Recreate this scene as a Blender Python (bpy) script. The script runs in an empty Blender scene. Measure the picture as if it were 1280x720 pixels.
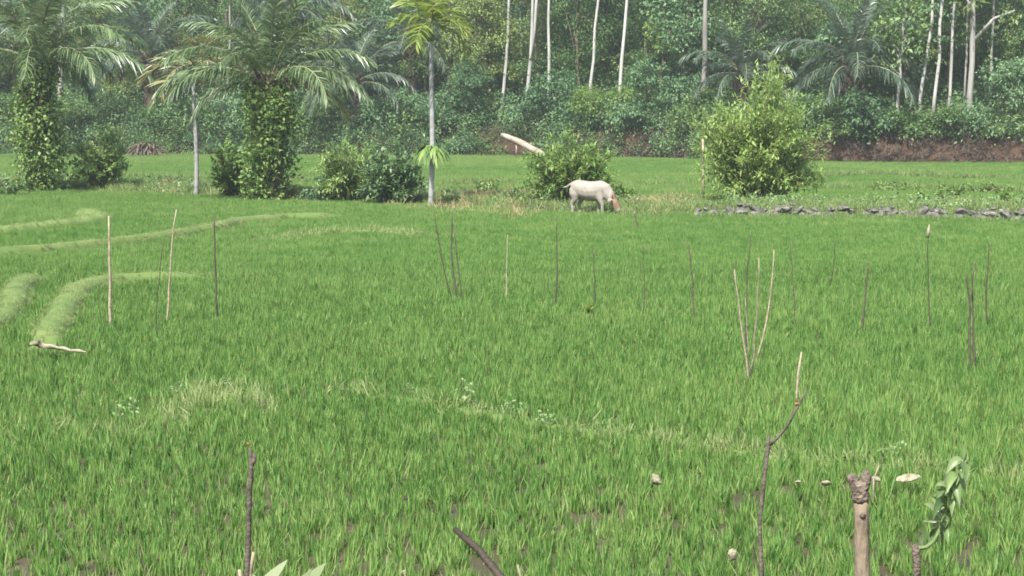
import bpy, math, random
import numpy as np
from mathutils import Vector, noise as mnoise

# ------------------------------------------------------------------ camera, sky, sun, exposure
scene = bpy.context.scene
C = scene.collection
R = math.radians
F_PX, HOR, CAM_Z = 2560.0, 130.0, 3.8
PITCH = math.atan((360.0 - HOR) / F_PX)

cam_d = bpy.data.cameras.new('camera')
cam = bpy.data.objects.new('camera', cam_d)
C.objects.link(cam)
cam.location = (0, 0, CAM_Z)
cam.rotation_euler = (math.pi / 2 - PITCH, 0, 0)
cam_d.sensor_width = 36.0
cam_d.lens = 36.0 * F_PX / 1280.0
cam_d.clip_start = 0.1
cam_d.clip_end = 3000.0
scene.camera = cam

SUN_EL, SUN_AZ = R(54), math.atan2(-0.36, -0.86)      # high, from the left and a little behind
world = bpy.data.worlds.new('World')
scene.world = world
world.use_nodes = True
wn = world.node_tree
sky = wn.nodes.new('ShaderNodeTexSky')
sky.sky_type = 'NISHITA'
sky.sun_disc = False
sky.sun_elevation = SUN_EL
sky.sun_rotation = SUN_AZ
sky.air_density = 1.0
sky.dust_density = 3.0
bg = wn.nodes['Background']
bg.inputs['Strength'].default_value = 0.10
wn.links.new(sky.outputs[0], bg.inputs['Color'])

sun_d = bpy.data.lights.new('sun', 'SUN')
sun_d.energy = 4.3
sun_d.angle = R(1.2)
sun_d.color = (1.0, 0.97, 0.91)
sun = bpy.data.objects.new('sun', sun_d)
C.objects.link(sun)
sdir = Vector((math.sin(SUN_AZ) * math.cos(SUN_EL), math.cos(SUN_AZ) * math.cos(SUN_EL), math.sin(SUN_EL)))
sun.rotation_euler = (-sdir).to_track_quat('-Z', 'Y').to_euler()
sun.location = sdir * 200

vs = scene.view_settings
vs.view_transform = 'Standard'
vs.look = 'None'
vs.gamma = 1.0
vs.use_curve_mapping = False
vs.exposure = 1.2
scene.render.engine = 'CYCLES'
cy = scene.cycles
cy.max_bounces = 6
cy.diffuse_bounces = 3
cy.glossy_bounces = 2
cy.transmission_bounces = 3
cy.volume_bounces = 1
cy.use_denoising = True
cy.filter_width = 1.7

rng = np.random.default_rng(11)
random.seed(11)

# ------------------------------------------------------------------ picture point -> place on the land
CP, SP = math.cos(PITCH), math.sin(PITCH)
def ray(u, v):
    r, up = u - 640.0, -(v - 360.0)
    return np.array([r, F_PX * CP + up * SP, -F_PX * SP + up * CP])
def P(u, v, z=0.0):
    d = ray(u, v)
    t = (z - CAM_Z) / d[2]
    return np.array([d[0] * t, d[1] * t, z])
def D(u, v, y):
    d = ray(u, v)
    t = y / d[1]
    return np.array([d[0] * t, y, CAM_Z + d[2] * t])
def proj(x, y, z=0.0):
    dz = z - CAM_Z
    dep = y * CP - dz * SP
    up = y * SP + dz * CP
    return 640 + F_PX * x / dep, 360 - F_PX * up / dep

# ------------------------------------------------------------------ mesh helpers
class MB:
    def __init__(s):
        s.v, s.t, s.q, s.lt, s.lq, s.n = [], [], [], [], [], 0
    def add(s, V, T=None, Q=None, lv=0.5):
        V = np.asarray(V, dtype=np.float32).reshape(-1, 3)
        if T is not None and len(T):
            T = np.asarray(T, dtype=np.int64); s.t.append(T + s.n)
            s.lt.append(np.broadcast_to(np.asarray(lv, dtype=np.float32), (len(T),)) if np.ndim(lv) == 0 or len(lv) == len(T) else np.repeat(lv, len(T) // len(lv)))
        if Q is not None and len(Q):
            Q = np.asarray(Q, dtype=np.int64); s.q.append(Q + s.n)
            s.lq.append(np.broadcast_to(np.asarray(lv, dtype=np.float32), (len(Q),)) if np.ndim(lv) == 0 or len(lv) == len(Q) else np.repeat(lv, len(Q) // len(lv)))
        s.v.append(V); s.n += len(V)
        return s
    def mesh(s, name, mat=None, smooth=False):
        V = np.concatenate(s.v)
        T = np.concatenate(s.t) if s.t else np.zeros((0, 3), int)
        Q = np.concatenate(s.q) if s.q else np.zeros((0, 4), int)
        lv = np.concatenate((s.lt or [np.zeros(0)]) + (s.lq or [np.zeros(0)])).astype(np.float32)
        me = bpy.data.meshes.new(name)
        me.vertices.add(len(V)); me.vertices.foreach_set('co', V.astype(np.float32).ravel())
        nl = T.size + Q.size
        me.loops.add(nl)
        me.loops.foreach_set('vertex_index', np.concatenate([T.ravel(), Q.ravel()]).astype(np.int32))
        npol = len(T) + len(Q)
        me.polygons.add(npol)
        ls = np.concatenate([np.arange(len(T)) * 3, T.size + np.arange(len(Q)) * 4]).astype(np.int32)
        me.polygons.foreach_set('loop_start', ls)
        if smooth:
            me.polygons.foreach_set('use_smooth', np.ones(npol, bool))
        a = me.attributes.new('lv', 'FLOAT', 'FACE'); a.data.foreach_set('value', lv)
        me.update(calc_edges=True)
        if mat: me.materials.append(mat)
        return me

def nrm(a):
    return a / np.maximum(np.linalg.norm(a, axis=-1, keepdims=True), 1e-9)

def tube(mb, pts, radii, sides=8, lv=0.5, wob=0.0, g=rng):
    pts = np.asarray(pts, float); n = len(pts)
    radii = np.broadcast_to(np.asarray(radii, float), (n,))
    tan = nrm(np.gradient(pts, axis=0))
    ref = np.array([0.0, 1.0, 0.0]) if abs(tan[:, 1]).max() < 0.9 else np.array([1.0, 0, 0])
    a = nrm(np.cross(tan, ref)); b = np.cross(tan, a)
    th = np.linspace(0, 2 * np.pi, sides, endpoint=False)
    rr = radii[:, None] * (1 + wob * g.normal(size=(n, sides)))
    ring = pts[:, None] + rr[..., None] * (np.cos(th)[None, :, None] * a[:, None] + np.sin(th)[None, :, None] * b[:, None])
    V = np.concatenate([ring.reshape(-1, 3), pts[:1], pts[-1:]])
    i = np.arange(n - 1)[:, None] * sides + np.arange(sides)[None]
    j = np.arange(n - 1)[:, None] * sides + (np.arange(sides)[None] + 1) % sides
    Q = np.stack([i, j, j + sides, i + sides], -1).reshape(-1, 4)
    k = np.arange(sides); k2 = (k + 1) % sides
    T = np.concatenate([np.stack([np.full(sides, n * sides), k2, k], -1),
                        np.stack([np.full(sides, n * sides + 1), k + (n - 1) * sides, k2 + (n - 1) * sides], -1)])
    mb.add(V, T, Q, lv)

def ribbon(mb, base, d, L, W, droop, segs=3, side=None, lv=None, prof=None, g=rng):
    """many narrow leaves at once: centre line base + d*s*L - up*droop*L*s^2"""
    base = np.asarray(base, float); n = len(base); d = nrm(np.asarray(d, float))
    L = np.broadcast_to(L, (n,)); W = np.broadcast_to(W, (n,)); droop = np.broadcast_to(droop, (n,))
    if side is None:
        side = np.cross(d, np.array([0, 0, 1.0])) + g.normal(size=(n, 3)) * 0.15
    side = nrm(np.asarray(side, float))
    s = np.linspace(0, 1, segs + 1)
    if prof is None: prof = np.interp(s, [0, .35, .75, 1], [.55, 1, .7, .04])
    c = base[:, None] + d[:, None] * (s[None, :, None] * L[:, None, None])
    c[..., 2] -= droop[:, None] * L[:, None] * s[None] ** 2
    off = side[:, None] * (prof[None, :, None] * W[:, None, None] * .5)
    V = np.stack([c - off, c + off], 2).reshape(n, -1, 3)
    m = 2 * (segs + 1)
    q = np.array([[2 * k, 2 * k + 1, 2 * k + 3, 2 * k + 2] for k in range(segs)])
    Q = (np.arange(n)[:, None, None] * m + q[None]).reshape(-1, 4)
    if lv is None: lv = g.random(n)
    mb.add(V.reshape(-1, 3), None, Q, np.repeat(np.broadcast_to(lv, (n,)), segs))

def leaves(mb, pos, d, nor, L, W, lv, fold=.25):
    """broad leaves: two triangles folded along the midrib"""
    n = len(pos); d = nrm(d); sd = nrm(np.cross(d, nor)); up = np.cross(sd, d)
    L = np.broadcast_to(L, (n,))[:, None]; W = np.broadcast_to(W, (n,))[:, None]
    mid = pos + d * L * .45
    a = mid + sd * W * .5 + up * W * fold
    b = mid - sd * W * .5 + up * W * fold
    tip = pos + d * L - np.array([0, 0, 1.0]) * L * .12
    V = np.stack([pos, a, tip, b], 1).reshape(-1, 3)
    k = np.arange(n)[:, None] * 4
    T = np.concatenate([k + np.array([[0, 1, 2]]), k + np.array([[0, 2, 3]])], 1).reshape(-1, 3)
    mb.add(V, T, None, np.repeat(lv, 2))

def crown(mb, blobs, n_clump, per, leaf, asp=.55, csize=.28, g=rng, shell=.55, flat=.6):
    """foliage: clumps of leaves spread through a set of ellipsoids"""
    vol = np.array([b[3] * b[4] * b[5] for b in blobs]) ** .7
    cnt = np.maximum(2, (n_clump * vol / vol.sum()).astype(int))
    for b, k in zip(blobs, cnt):
        c0 = np.array(b[:3]); r = np.array(b[3:6])
        u = nrm(g.normal(size=(k, 3)))
        rad = shell + (1.05 - shell) * g.random((k, 1)) ** .6
        cc = c0 + u * rad * r
        cl = g.random(k)
        sz = csize * r.mean() * (0.7 + .7 * g.random((k, 1)))
        off = g.normal(size=(k, per, 3)) * sz[:, None] * np.array([1, 1, flat])
        pos = (cc[:, None] + off).reshape(-1, 3)
        out = np.repeat(u, per, 0)
        d = nrm(out * .8 + g.normal(size=(k * per, 3)) * .7 + np.array([0, 0, -.15]))
        nor = nrm(np.array([0, 0, 1.0]) + out * .5 + g.normal(size=(k * per, 3)) * .45)
        l = leaf * (.6 + .8 * g.random(k * per))
        leaves(mb, pos, d, nor, l, l * asp, np.clip(.5 * np.repeat(cl, per) + .5 * g.random(k * per), 0, 1))

# ------------------------------------------------------------------ materials
def new_mat(name):
    m = bpy.data.materials.new(name); m.use_nodes = True
    nt = m.node_tree; nt.nodes.clear()
    return m, nt, nt.nodes.new, nt.links.new

def leaf_mat(name, cols, trans=.35, rough=.45, spec=.35, objvar=.12, big=None):
    """cols: dark, mid, light linear rgb picked by the leaf's own value; big adds field-scale variety"""
    m, nt, N, K = new_mat(name)
    at = N('ShaderNodeAttribute'); at.attribute_name = 'lv'
    oi = N('ShaderNodeObjectInfo')
    ad = N('ShaderNodeMath'); ad.operation = 'MULTIPLY_ADD'; ad.inputs[1].default_value = objvar * 2; 
    K(oi.outputs['Random'], ad.inputs[0]); 
    sb = N('ShaderNodeMath'); sb.operation = 'SUBTRACT'; sb.inputs[1].default_value = objvar
    K(at.outputs['Fac'], sb.inputs[0]); K(sb.outputs[0], ad.inputs[2])
    src = ad.outputs[0]
    if big:
        nz = N('ShaderNodeTexNoise'); nz.inputs['Scale'].default_value = big[0]; nz.inputs['Detail'].default_value = 3
        K(oi.outputs['Location'], nz.inputs['Vector'])
        mm = N('ShaderNodeMath'); mm.operation = 'MULTIPLY_ADD'; mm.inputs[1].default_value = big[1]
        K(nz.outputs['Fac'], mm.inputs[0])
        s2 = N('ShaderNodeMath'); s2.operation = 'SUBTRACT'; s2.inputs[1].default_value = big[1] * .5
        K(src, s2.inputs[0]); K(s2.outputs[0], mm.inputs[2]); src = mm.outputs[0]
        ti = N('ShaderNodeAttribute'); ti.attribute_type = 'INSTANCER'; ti.attribute_name = 'tint'
        a3 = N('ShaderNodeMath'); a3.operation = 'ADD'
        K(src, a3.inputs[0]); K(ti.outputs['Fac'], a3.inputs[1]); src = a3.outputs[0]
    cr = N('ShaderNodeValToRGB'); e = cr.color_ramp.elements
    e[0].position, e[1].position = 0.0, 1.0
    e[0].color = (*cols[0], 1); e[1].color = (*cols[-1], 1)
    for i, c in enumerate(cols[1:-1]):
        x = e.new((i + 1) / (len(cols) - 1)); x.color = (*c, 1)
    K(src, cr.inputs[0])
    pr = N('ShaderNodeBsdfPrincipled')
    pr.inputs['Roughness'].default_value = rough
    pr.inputs['Specular IOR Level'].default_value = spec
    K(cr.outputs[0], pr.inputs['Base Color'])
    tr = N('ShaderNodeBsdfTranslucent')
    hs = N('ShaderNodeHueSaturation'); hs.inputs['Value'].default_value = 1.15; hs.inputs['Hue'].default_value = .485
    K(cr.outputs[0], hs.inputs['Color']); K(hs.outputs[0], tr.inputs['Color'])
    mx = N('ShaderNodeMixShader'); mx.inputs[0].default_value = trans
    K(pr.outputs[0], mx.inputs[1]); K(tr.outputs[0], mx.inputs[2])
    o = N('ShaderNodeOutputMaterial'); K(mx.outputs[0], o.inputs['Surface'])
    return m

def rough_mat(name, cols, scale=4.0, rough=.85, stretch=(1, 1, 1), detail=6, bump=.3, bscale=None, spec=.2):
    m, nt, N, K = new_mat(name)
    tc = N('ShaderNodeTexCoord'); mp = N('ShaderNodeMapping'); mp.inputs['Scale'].default_value = stretch
    K(tc.outputs['Object'], mp.inputs[0])
    nz = N('ShaderNodeTexNoise'); nz.inputs['Scale'].default_value = scale; nz.inputs['Detail'].default_value = detail
    nz.inputs['Roughness'].default_value = .65
    K(mp.outputs[0], nz.inputs['Vector'])
    cr = N('ShaderNodeValToRGB'); e = cr.color_ramp.elements
    e[0].position, e[1].position = .3, .7
    e[0].color = (*cols[0], 1); e[1].color = (*cols[-1], 1)
    for i, c in enumerate(cols[1:-1]):
        x = e.new(.3 + .4 * (i + 1) / (len(cols) - 1)); x.color = (*c, 1)
    K(nz.outputs['Fac'], cr.inputs[0])
    pr = N('ShaderNodeBsdfPrincipled'); pr.inputs['Roughness'].default_value = rough
    pr.inputs['Specular IOR Level'].default_value = spec
    oi = N('ShaderNodeObjectInfo')
    hs = N('ShaderNodeHueSaturation')
    mr = N('ShaderNodeMapRange'); mr.inputs['To Min'].default_value = .8; mr.inputs['To Max'].default_value = 1.2
    K(oi.outputs['Random'], mr.inputs[0]); K(mr.outputs[0], hs.inputs['Value'])
    K(cr.outputs[0], hs.inputs['Color']); K(hs.outputs[0], pr.inputs['Base Color'])
    bp = N('ShaderNodeBump'); bp.inputs['Strength'].default_value = bump; bp.inputs['Distance'].default_value = .05
    n2 = N('ShaderNodeTexNoise'); n2.inputs['Scale'].default_value = bscale or scale * 3; n2.inputs['Detail'].default_value = 6
    K(mp.outputs[0], n2.inputs['Vector']); K(n2.outputs['Fac'], bp.inputs['Height']); K(bp.outputs[0], pr.inputs['Normal'])
    o = N('ShaderNodeOutputMaterial'); K(pr.outputs[0], o.inputs['Surface'])
    return m

M = {}
M['rice'] = leaf_mat('rice_leaf', [(.046, .126, .026), (.098, .218, .044), (.145, .268, .061), (.235, .33, .10)], .34, .55, .22, .2, (.22, .4))
M['grass'] = leaf_mat('bund_grass_leaf', [(.10, .18, .045), (.165, .265, .07), (.215, .305, .10), (.28, .33, .14)], .4, .55, .3, .15, (.35, .5))
M['straw'] = leaf_mat('dry_grass_leaf', [(.20, .17, .08), (.33, .28, .14), (.42, .37, .20)], .3, .7, .2, .15)
M['weed'] = leaf_mat('weed_leaf', [(.13, .24, .08), (.22, .33, .13), (.31, .40, .20)], .4, .5, .3, .15, (.35, .4))
M['dark'] = leaf_mat('forest_leaf', [(.045, .10, .035), (.11, .20, .065), (.23, .33, .12)], .33, .5, .3, .3)
M['blue'] = leaf_mat('bluish_forest_leaf', [(.06, .13, .06), (.13, .235, .11), (.25, .37, .19)], .35, .55, .22, .25)
M['olive'] = leaf_mat('olive_forest_leaf', [(.085, .14, .038), (.185, .265, .075), (.33, .40, .14)], .38, .5, .3, .3)
M['shade'] = leaf_mat('grey_green_leaf', [(.075, .145, .06), (.14, .235, .10), (.24, .34, .16)], .35, .45, .35, .1)
M['pale'] = leaf_mat('pale_shrub_leaf', [(.13, .23, .06), (.24, .36, .11), (.38, .47, .19)], .42, .5, .3, .1)
M['lime'] = leaf_mat('lime_leaf', [(.14, .25, .06), (.255, .37, .10), (.38, .48, .18)], .45, .5, .3, .1)
M['fresh'] = leaf_mat('fresh_shrub_leaf', [(.075, .15, .035), (.16, .27, .065), (.29, .38, .12)], .4, .5, .3, .1)
M['vine'] = leaf_mat('vine_leaf', [(.07, .14, .035), (.14, .24, .06), (.27, .36, .11)], .35, .45, .35, .1)
M['palm'] = leaf_mat('oil_palm_leaf', [(.06, .11, .045), (.12, .19, .075), (.24, .31, .16)], .3, .36, .55, .12)
M['palm_old'] = leaf_mat('yellowing_palm_leaf', [(.09, .12, .04), (.20, .21, .08), (.34, .32, .15)], .35, .4, .45, .1)
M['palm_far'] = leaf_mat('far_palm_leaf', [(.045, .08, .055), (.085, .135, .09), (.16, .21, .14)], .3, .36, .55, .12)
M['areca'] = leaf_mat('areca_leaf', [(.10, .17, .03), (.20, .28, .05), (.36, .38, .09)], .4, .4, .4, .1)
M['mud'] = rough_mat('paddy_mud', [(.034, .030, .016), (.058, .050, .028), (.085, .072, .042)], .8, .6, bump=.5, bscale=6)
M['redsoil'] = rough_mat('red_earth', [(.026, .018, .013), (.052, .031, .021), (.10, .058, .038)], .35, .95, (1, 1, 2.5), bump=.8, bscale=2)
M['litter'] = rough_mat('forest_litter', [(.03, .035, .018), (.055, .05, .028), (.04, .055, .025)], .5, .95)
M['bundsoil'] = rough_mat('bund_turf', [(.075, .125, .035), (.12, .18, .05), (.15, .19, .065)], 1.2, .9)
M['paletrunk'] = rough_mat('pale_bark', [(.22, .22, .20), (.36, .36, .33), (.45, .445, .41)], 1.6, .8, (3, 3, .6))
M['greytrunk'] = rough_mat('grey_bark', [(.16, .155, .14), (.27, .26, .235), (.36, .345, .31)], 1.4, .85, (3, 3, .5))
M['arecatrunk'] = rough_mat('areca_bark', [(.12, .125, .12), (.29, .295, .28), (.38, .38, .36)], 1.4, .75, (1, 1, 2.5))
M['palmtrunk'] = rough_mat('palm_bark', [(.035, .027, .02), (.075, .055, .04), (.13, .10, .075)], 3, .9)
M['rachis'] = rough_mat('frond_stalk', [(.16, .17, .09), (.24, .24, .13)], 3, .6)
M['stem'] = rough_mat('shrub_stem', [(.07, .06, .04), (.13, .11, .075)], 4, .85)
M['stick'] = rough_mat('dark_stick', [(.04, .035, .026), (.08, .068, .05), (.12, .10, .073)], 8, .85)
M['palestick'] = rough_mat('pale_stick', [(.16, .13, .09), (.27, .23, .16), (.34, .29, .22)], 8, .8)
M['stone'] = rough_mat('field_stone', [(.04, .04, .033), (.11, .107, .09), (.25, .24, .21)], 1.6, .9, bump=.5)
M['palelog'] = rough_mat('weathered_log', [(.15, .115, .09), (.27, .22, .175), (.36, .30, .25)], 1.5, .85, (1, 1, 1))
M['deadleaf'] = rough_mat('dead_frond', [(.06, .045, .034), (.115, .088, .068), (.18, .145, .115)], 3, .9)
M['post'] = rough_mat('cut_stem_bark', [(.14, .11, .075), (.23, .185, .13), (.30, .25, .18)], 22, .8, (1, 1, .25), bump=.35, bscale=90)
M['postdark'] = rough_mat('knobbly_bark', [(.075, .062, .048), (.16, .13, .10), (.24, .20, .16)], 40, .85, bump=.6, bscale=120)
M['twig'] = rough_mat('brown_twig', [(.05, .043, .034), (.105, .09, .07), (.17, .145, .115)], 40, .8)
M['darkcane'] = rough_mat('dark_cane', [(.03, .025, .018), (.06, .05, .035)], 30, .6)
M['greenstem'] = rough_mat('green_shoot', [(.10, .16, .06), (.16, .22, .09)], 30, .5)
M['shootleaf'] = leaf_mat('shoot_leaf', [(.05, .105, .03), (.19, .28, .10), (.38, .46, .26)], .4, .4, .5, .02)
M['bladeleaf'] = leaf_mat('striped_blade', [(.20, .28, .12), (.32, .40, .20), (.42, .48, .28)], .35, .4, .4, .1)
M['white'] = rough_mat('weathered_white', [(.10, .095, .05), (.25, .23, .15), (.38, .36, .28)], 2.2, .8)
M['orange'] = rough_mat('orange_tip', [(.22, .11, .04), (.28, .15, .06)], 20, .7)

# ------------------------------------------------------------------ object helpers
def link(name, me, parent=None, loc=None):
    o = bpy.data.objects.new(name, me); C.objects.link(o)
    if parent is not None: o.parent = parent
    if loc is not None: o.location = tuple(float(a) for a in loc)
    return o
def tag(o, label, cat, group=None):
    o['label'] = label; o['category'] = cat
    if group: o['group'] = group
    return o
def thing(name, label, cat, loc, rz=0.0, group=None):
    o = bpy.data.objects.new(name, None); C.objects.link(o)
    o.empty_display_size = .3
    o.location = tuple(float(a) for a in loc); o.rotation_euler = (0, 0, rz)
    return tag(o, label, cat, group)
def structure(o):
    o['kind'] = 'structure'; return o
def stuff(o, label=None, cat=None):
    o['kind'] = 'stuff'
    if label: o['label'] = label
    if cat: o['category'] = cat
    return o
def copy_thing(root, loc, rz, s=1.0, label=None, group=None):
    r = root.copy(); C.objects.link(r)
    r.location = tuple(float(a) for a in loc); r.rotation_euler = (0, 0, rz)
    r.scale = (s, s, s) if np.ndim(s) == 0 else s
    if label: r['label'] = label
    if group: r['group'] = group
    for ch in root.children:
        c = ch.copy(); C.objects.link(c); c.parent = r
        for g2 in ch.children:
            d = g2.copy(); C.objects.link(d); d.parent = c
    return r

# ------------------------------------------------------------------ the lie of the land
BX = np.array([-260, -60, -20, 0, 9, 17, 24, 60, 260.])
BY = np.array([152, 152, 151, 148, 142, 134, 131, 129, 128.])
def bank_y(x): return np.interp(x, BX, BY)
BANK_H = 2.1
def hill_z(x, y):
    t = np.maximum(0, y - bank_y(x) - 1.0)
    return np.minimum(BANK_H + .30 * t, 26 + 0 * t)
def ridge(u):           # far edge of the near field, as picture rows turned into places
    return np.interp(u, [-300, 0, 60, 180, 340, 520, 660, 800, 880, 1000, 1280, 1600],
                        [238, 238, 240, 243, 251, 257, 266, 274, 268, 270, 273, 276])
RU = np.linspace(-320, 1620, 195)
RIDGE = np.array([P(u, ridge(u)) for u in RU])            # near edge of the uncultivated strip
def ridge_y(x): return np.interp(x, RIDGE[:, 0], RIDGE[:, 1])
STRIP_W = np.array([[-60, 6.0], [-20, 5.5], [-6, 5.5], [0, 8.5], [6, 8.5], [9, 5.0], [60, 4.5]])
def strip_w(x): return np.interp(x, STRIP_W[:, 0], STRIP_W[:, 1])
def ground_z(x, y):
    x = np.asarray(x, float); y = np.asarray(y, float)
    z = np.interp(y, [-20, 2, 4, 7, 11, 12], [2.25, 2.2, 1.9, 1.15, 0.0, 0.0])
    t = (y - ridge_y(x)) / strip_w(x)
    z = z + .22 * np.clip(np.minimum(t / .12, (1 - t) / .12), 0, 1)
    return z

mb = MB()
xs = np.concatenate([np.linspace(-260, -45, 8), np.linspace(-42, 42, 85), np.linspace(45, 260, 8)])
ys = np.concatenate([np.linspace(-25, 0, 3), np.linspace(1, 14, 27), np.linspace(15, 60, 31), np.linspace(60.5, 105, 180), np.linspace(107, 175, 18)])
X, Y = np.meshgrid(xs, ys)
Z = ground_z(X, Y) + .02 * np.sin(X * 1.7 + Y * .9) * (Y < 60)
nx, ny = len(xs), len(ys)
I = (np.arange(ny - 1)[:, None] * nx + np.arange(nx - 1)[None])
mb.add(np.stack([X, Y, Z], -1).reshape(-1, 3), None, np.stack([I, I + 1, I + nx + 1, I + nx], -1).reshape(-1, 4))
structure(link('ground', mb.mesh('ground', M['mud'], True)))

# red earth bank at the foot of the wood, then the wooded slope
mb = MB()
bxs = np.concatenate([np.linspace(-260, -60, 12), np.linspace(-58, 58, 260), np.linspace(60, 260, 12)])
lev = np.array([-.3, .15, .6, 1.0, 1.4, 1.8, 2.0, 2.12])
rows = []
for k, z in enumerate(lev):
    t = max(0, z) / BANK_H
    jit = np.array([mnoise.noise(Vector((x * .35, k * .6, 1.3))) + .6 * mnoise.noise(Vector((x * 1.3, k * .9, 4.1))) for x in bxs])
    zz = z + (.12 * np.array([mnoise.noise(Vector((x * .5, 7.7, 0))) for x in bxs]) if 0 < k < len(lev) - 1 else 0)
    rows.append(np.stack([bxs, bank_y(bxs) + t ** 1.4 * 1.0 + jit * .35 * (k < len(lev) - 1), zz + 0 * bxs], -1))
V = np.concatenate(rows); nb = len(bxs)
I = (np.arange(len(lev) - 1)[:, None] * nb + np.arange(nb - 1)[None])
mb.add(V, None, np.stack([I, I + 1, I + nb + 1, I + nb], -1).reshape(-1, 4))
structure(link('earth_bank', mb.mesh('earth_bank', M['redsoil'], True)))
mb = MB()
hx = np.linspace(-260, 260, 131); ht = np.concatenate([[.9], np.linspace(2, 90, 45), np.linspace(100, 240, 8)])
X, Tt = np.meshgrid(hx, ht); Y = bank_y(X) + Tt
Z = hill_z(X, Y) + np.where(Tt < 1, -.04, .35 * np.sin(X * .31 + 1) * np.sin(Tt * .23))
I = (np.arange(len(ht) - 1)[:, None] * len(hx) + np.arange(len(hx) - 1)[None])
mb.add(np.stack([X, Y, Z], -1).reshape(-1, 3), None, np.stack([I, I + 1, I + len(hx) + 1, I + len(hx)], -1).reshape(-1, 4))
structure(link('hillside', mb.mesh('hillside', M['litter'], True)))

# ------------------------------------------------------------------ scattered ground cover (geometry nodes)
def tuft_mesh(name, mat, n, L, W, lean, droop, spread, g, segs=3, lvr=(0, 1)):
    b = MB()
    az = g.random(n) * 2 * np.pi
    ln = np.abs(g.normal(size=n)) * lean
    d = np.stack([np.cos(az) * np.sin(ln), np.sin(az) * np.sin(ln), np.cos(ln)], -1)
    base = np.stack([g.normal(size=n) * spread, g.normal(size=n) * spread, np.full(n, -.02)], -1)
    sd = np.stack([-np.sin(az + g.normal(size=n) * .8), np.cos(az + g.normal(size=n) * .8), 0 * az], -1)
    ribbon(b, base, d, L * (.55 + .6 * g.random(n)), W * (.7 + .6 * g.random(n)), droop * g.random(n), segs, sd,
           lvr[0] + (lvr[1] - lvr[0]) * g.random(n), g=g)
    return b.mesh(name, mat)
def patch_mesh(name, mat, nh, size, n, L, W, lean, droop, spread, g, segs=2):
    b = MB()
    for i in range(nh):
        c = np.array([*(g.random(2) - .5) * size, -.02])
        az = g.random(n) * 2 * np.pi; ln = np.abs(g.normal(size=n)) * lean
        d = np.stack([np.cos(az) * np.sin(ln), np.sin(az) * np.sin(ln), np.cos(ln)], -1)
        base = c + np.stack([g.normal(size=n) * spread, g.normal(size=n) * spread, 0 * az], -1)
        sd = np.stack([-np.sin(az), np.cos(az), 0 * az], -1) + g.normal(size=(n, 3)) * .4
        ribbon(b, base, d, L * (.8 + .3 * g.random()) * (.6 + .5 * g.random(n)), W * (.7 + .6 * g.random(n)), droop * g.random(n), segs, sd,
               np.clip(.25 + .5 * g.random() + .35 * (g.random(n) - .3), 0, 1), g=g)
    return b.mesh(name, mat)
def leafy_mesh(name, mat, r, k, per, leaf, g, h=.7, asp=.55):
    b = MB(); crown(b, [(0, 0, r * h * .6, r, r, r * h)], k, per, leaf, asp, .35, g, .2)
    return b.mesh(name, mat)

def scatter_group(name, protos):
    """node group: instances of the prototypes on the points, picked, turned and scaled by stored attributes"""
    col = bpy.data.collections.new(name + '_kinds')
    for i, me in enumerate(protos):
        o = bpy.data.objects.new('%s_kind_%02d' % (name, i), me); col.objects.link(o)
    ng = bpy.data.node_groups.new(name, 'GeometryNodeTree')
    ng.interface.new_socket('Geometry', in_out='INPUT', socket_type='NodeSocketGeometry')
    ng.interface.new_socket('Geometry', in_out='OUTPUT', socket_type='NodeSocketGeometry')
    N, K = ng.nodes.new, ng.links.new
    gi, go = N('NodeGroupInput'), N('NodeGroupOutput')
    ci = N('GeometryNodeCollectionInfo'); ci.inputs[0].default_value = col
    ci.inputs['Separate Children'].default_value = True; ci.inputs['Reset Children'].default_value = True
    ip = N('GeometryNodeInstanceOnPoints'); ip.inputs['Pick Instance'].default_value = True
    def att(nm, tp):
        a = N('GeometryNodeInputNamedAttribute'); a.data_type = tp; a.inputs['Name'].default_value = nm
        return a.outputs['Attribute']
    K(gi.outputs[0], ip.inputs['Points']); K(ci.outputs[0], ip.inputs['Instance'])
    K(att('pick', 'INT'), ip.inputs['Instance Index'])
    er = N('FunctionNodeEulerToRotation')
    K(att('rot', 'FLOAT_VECTOR'), er.inputs[0]); K(er.outputs[0], ip.inputs['Rotation'])
    K(att('scl', 'FLOAT_VECTOR'), ip.inputs['Scale'])
    K(ip.outputs[0], go.inputs[0])
    return ng, len(protos)
def scatter(name, grp, pts, scl, tint, g, label, cat, tilt=.12):
    ng, np_ = grp
    n = len(pts)
    me = bpy.data.meshes.new(name)
    me.vertices.add(n); me.vertices.foreach_set('co', np.asarray(pts, np.float32).ravel())
    a = me.attributes.new('pick', 'INT', 'POINT'); a.data.foreach_set('value', g.integers(0, np_, n).astype(np.int32))
    rot = np.stack([g.normal(size=n) * tilt, g.normal(size=n) * tilt, g.random(n) * 6.283], -1)
    a = me.attributes.new('rot', 'FLOAT_VECTOR', 'POINT'); a.data.foreach_set('vector', rot.astype(np.float32).ravel())
    scl = np.asarray(scl, float)
    if scl.ndim == 1: scl = np.stack([scl] * 3, -1)
    a = me.attributes.new('scl', 'FLOAT_VECTOR', 'POINT'); a.data.foreach_set('vector', scl.astype(np.float32).ravel())
    a = me.attributes.new('tint', 'FLOAT', 'POINT'); a.data.foreach_set('value', np.broadcast_to(tint, (n,)).astype(np.float32))
    o = link(name, me)
    md = o.modifiers.new('scatter', 'NODES'); md.node_group = ng
    return stuff(o, label, cat)

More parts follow.
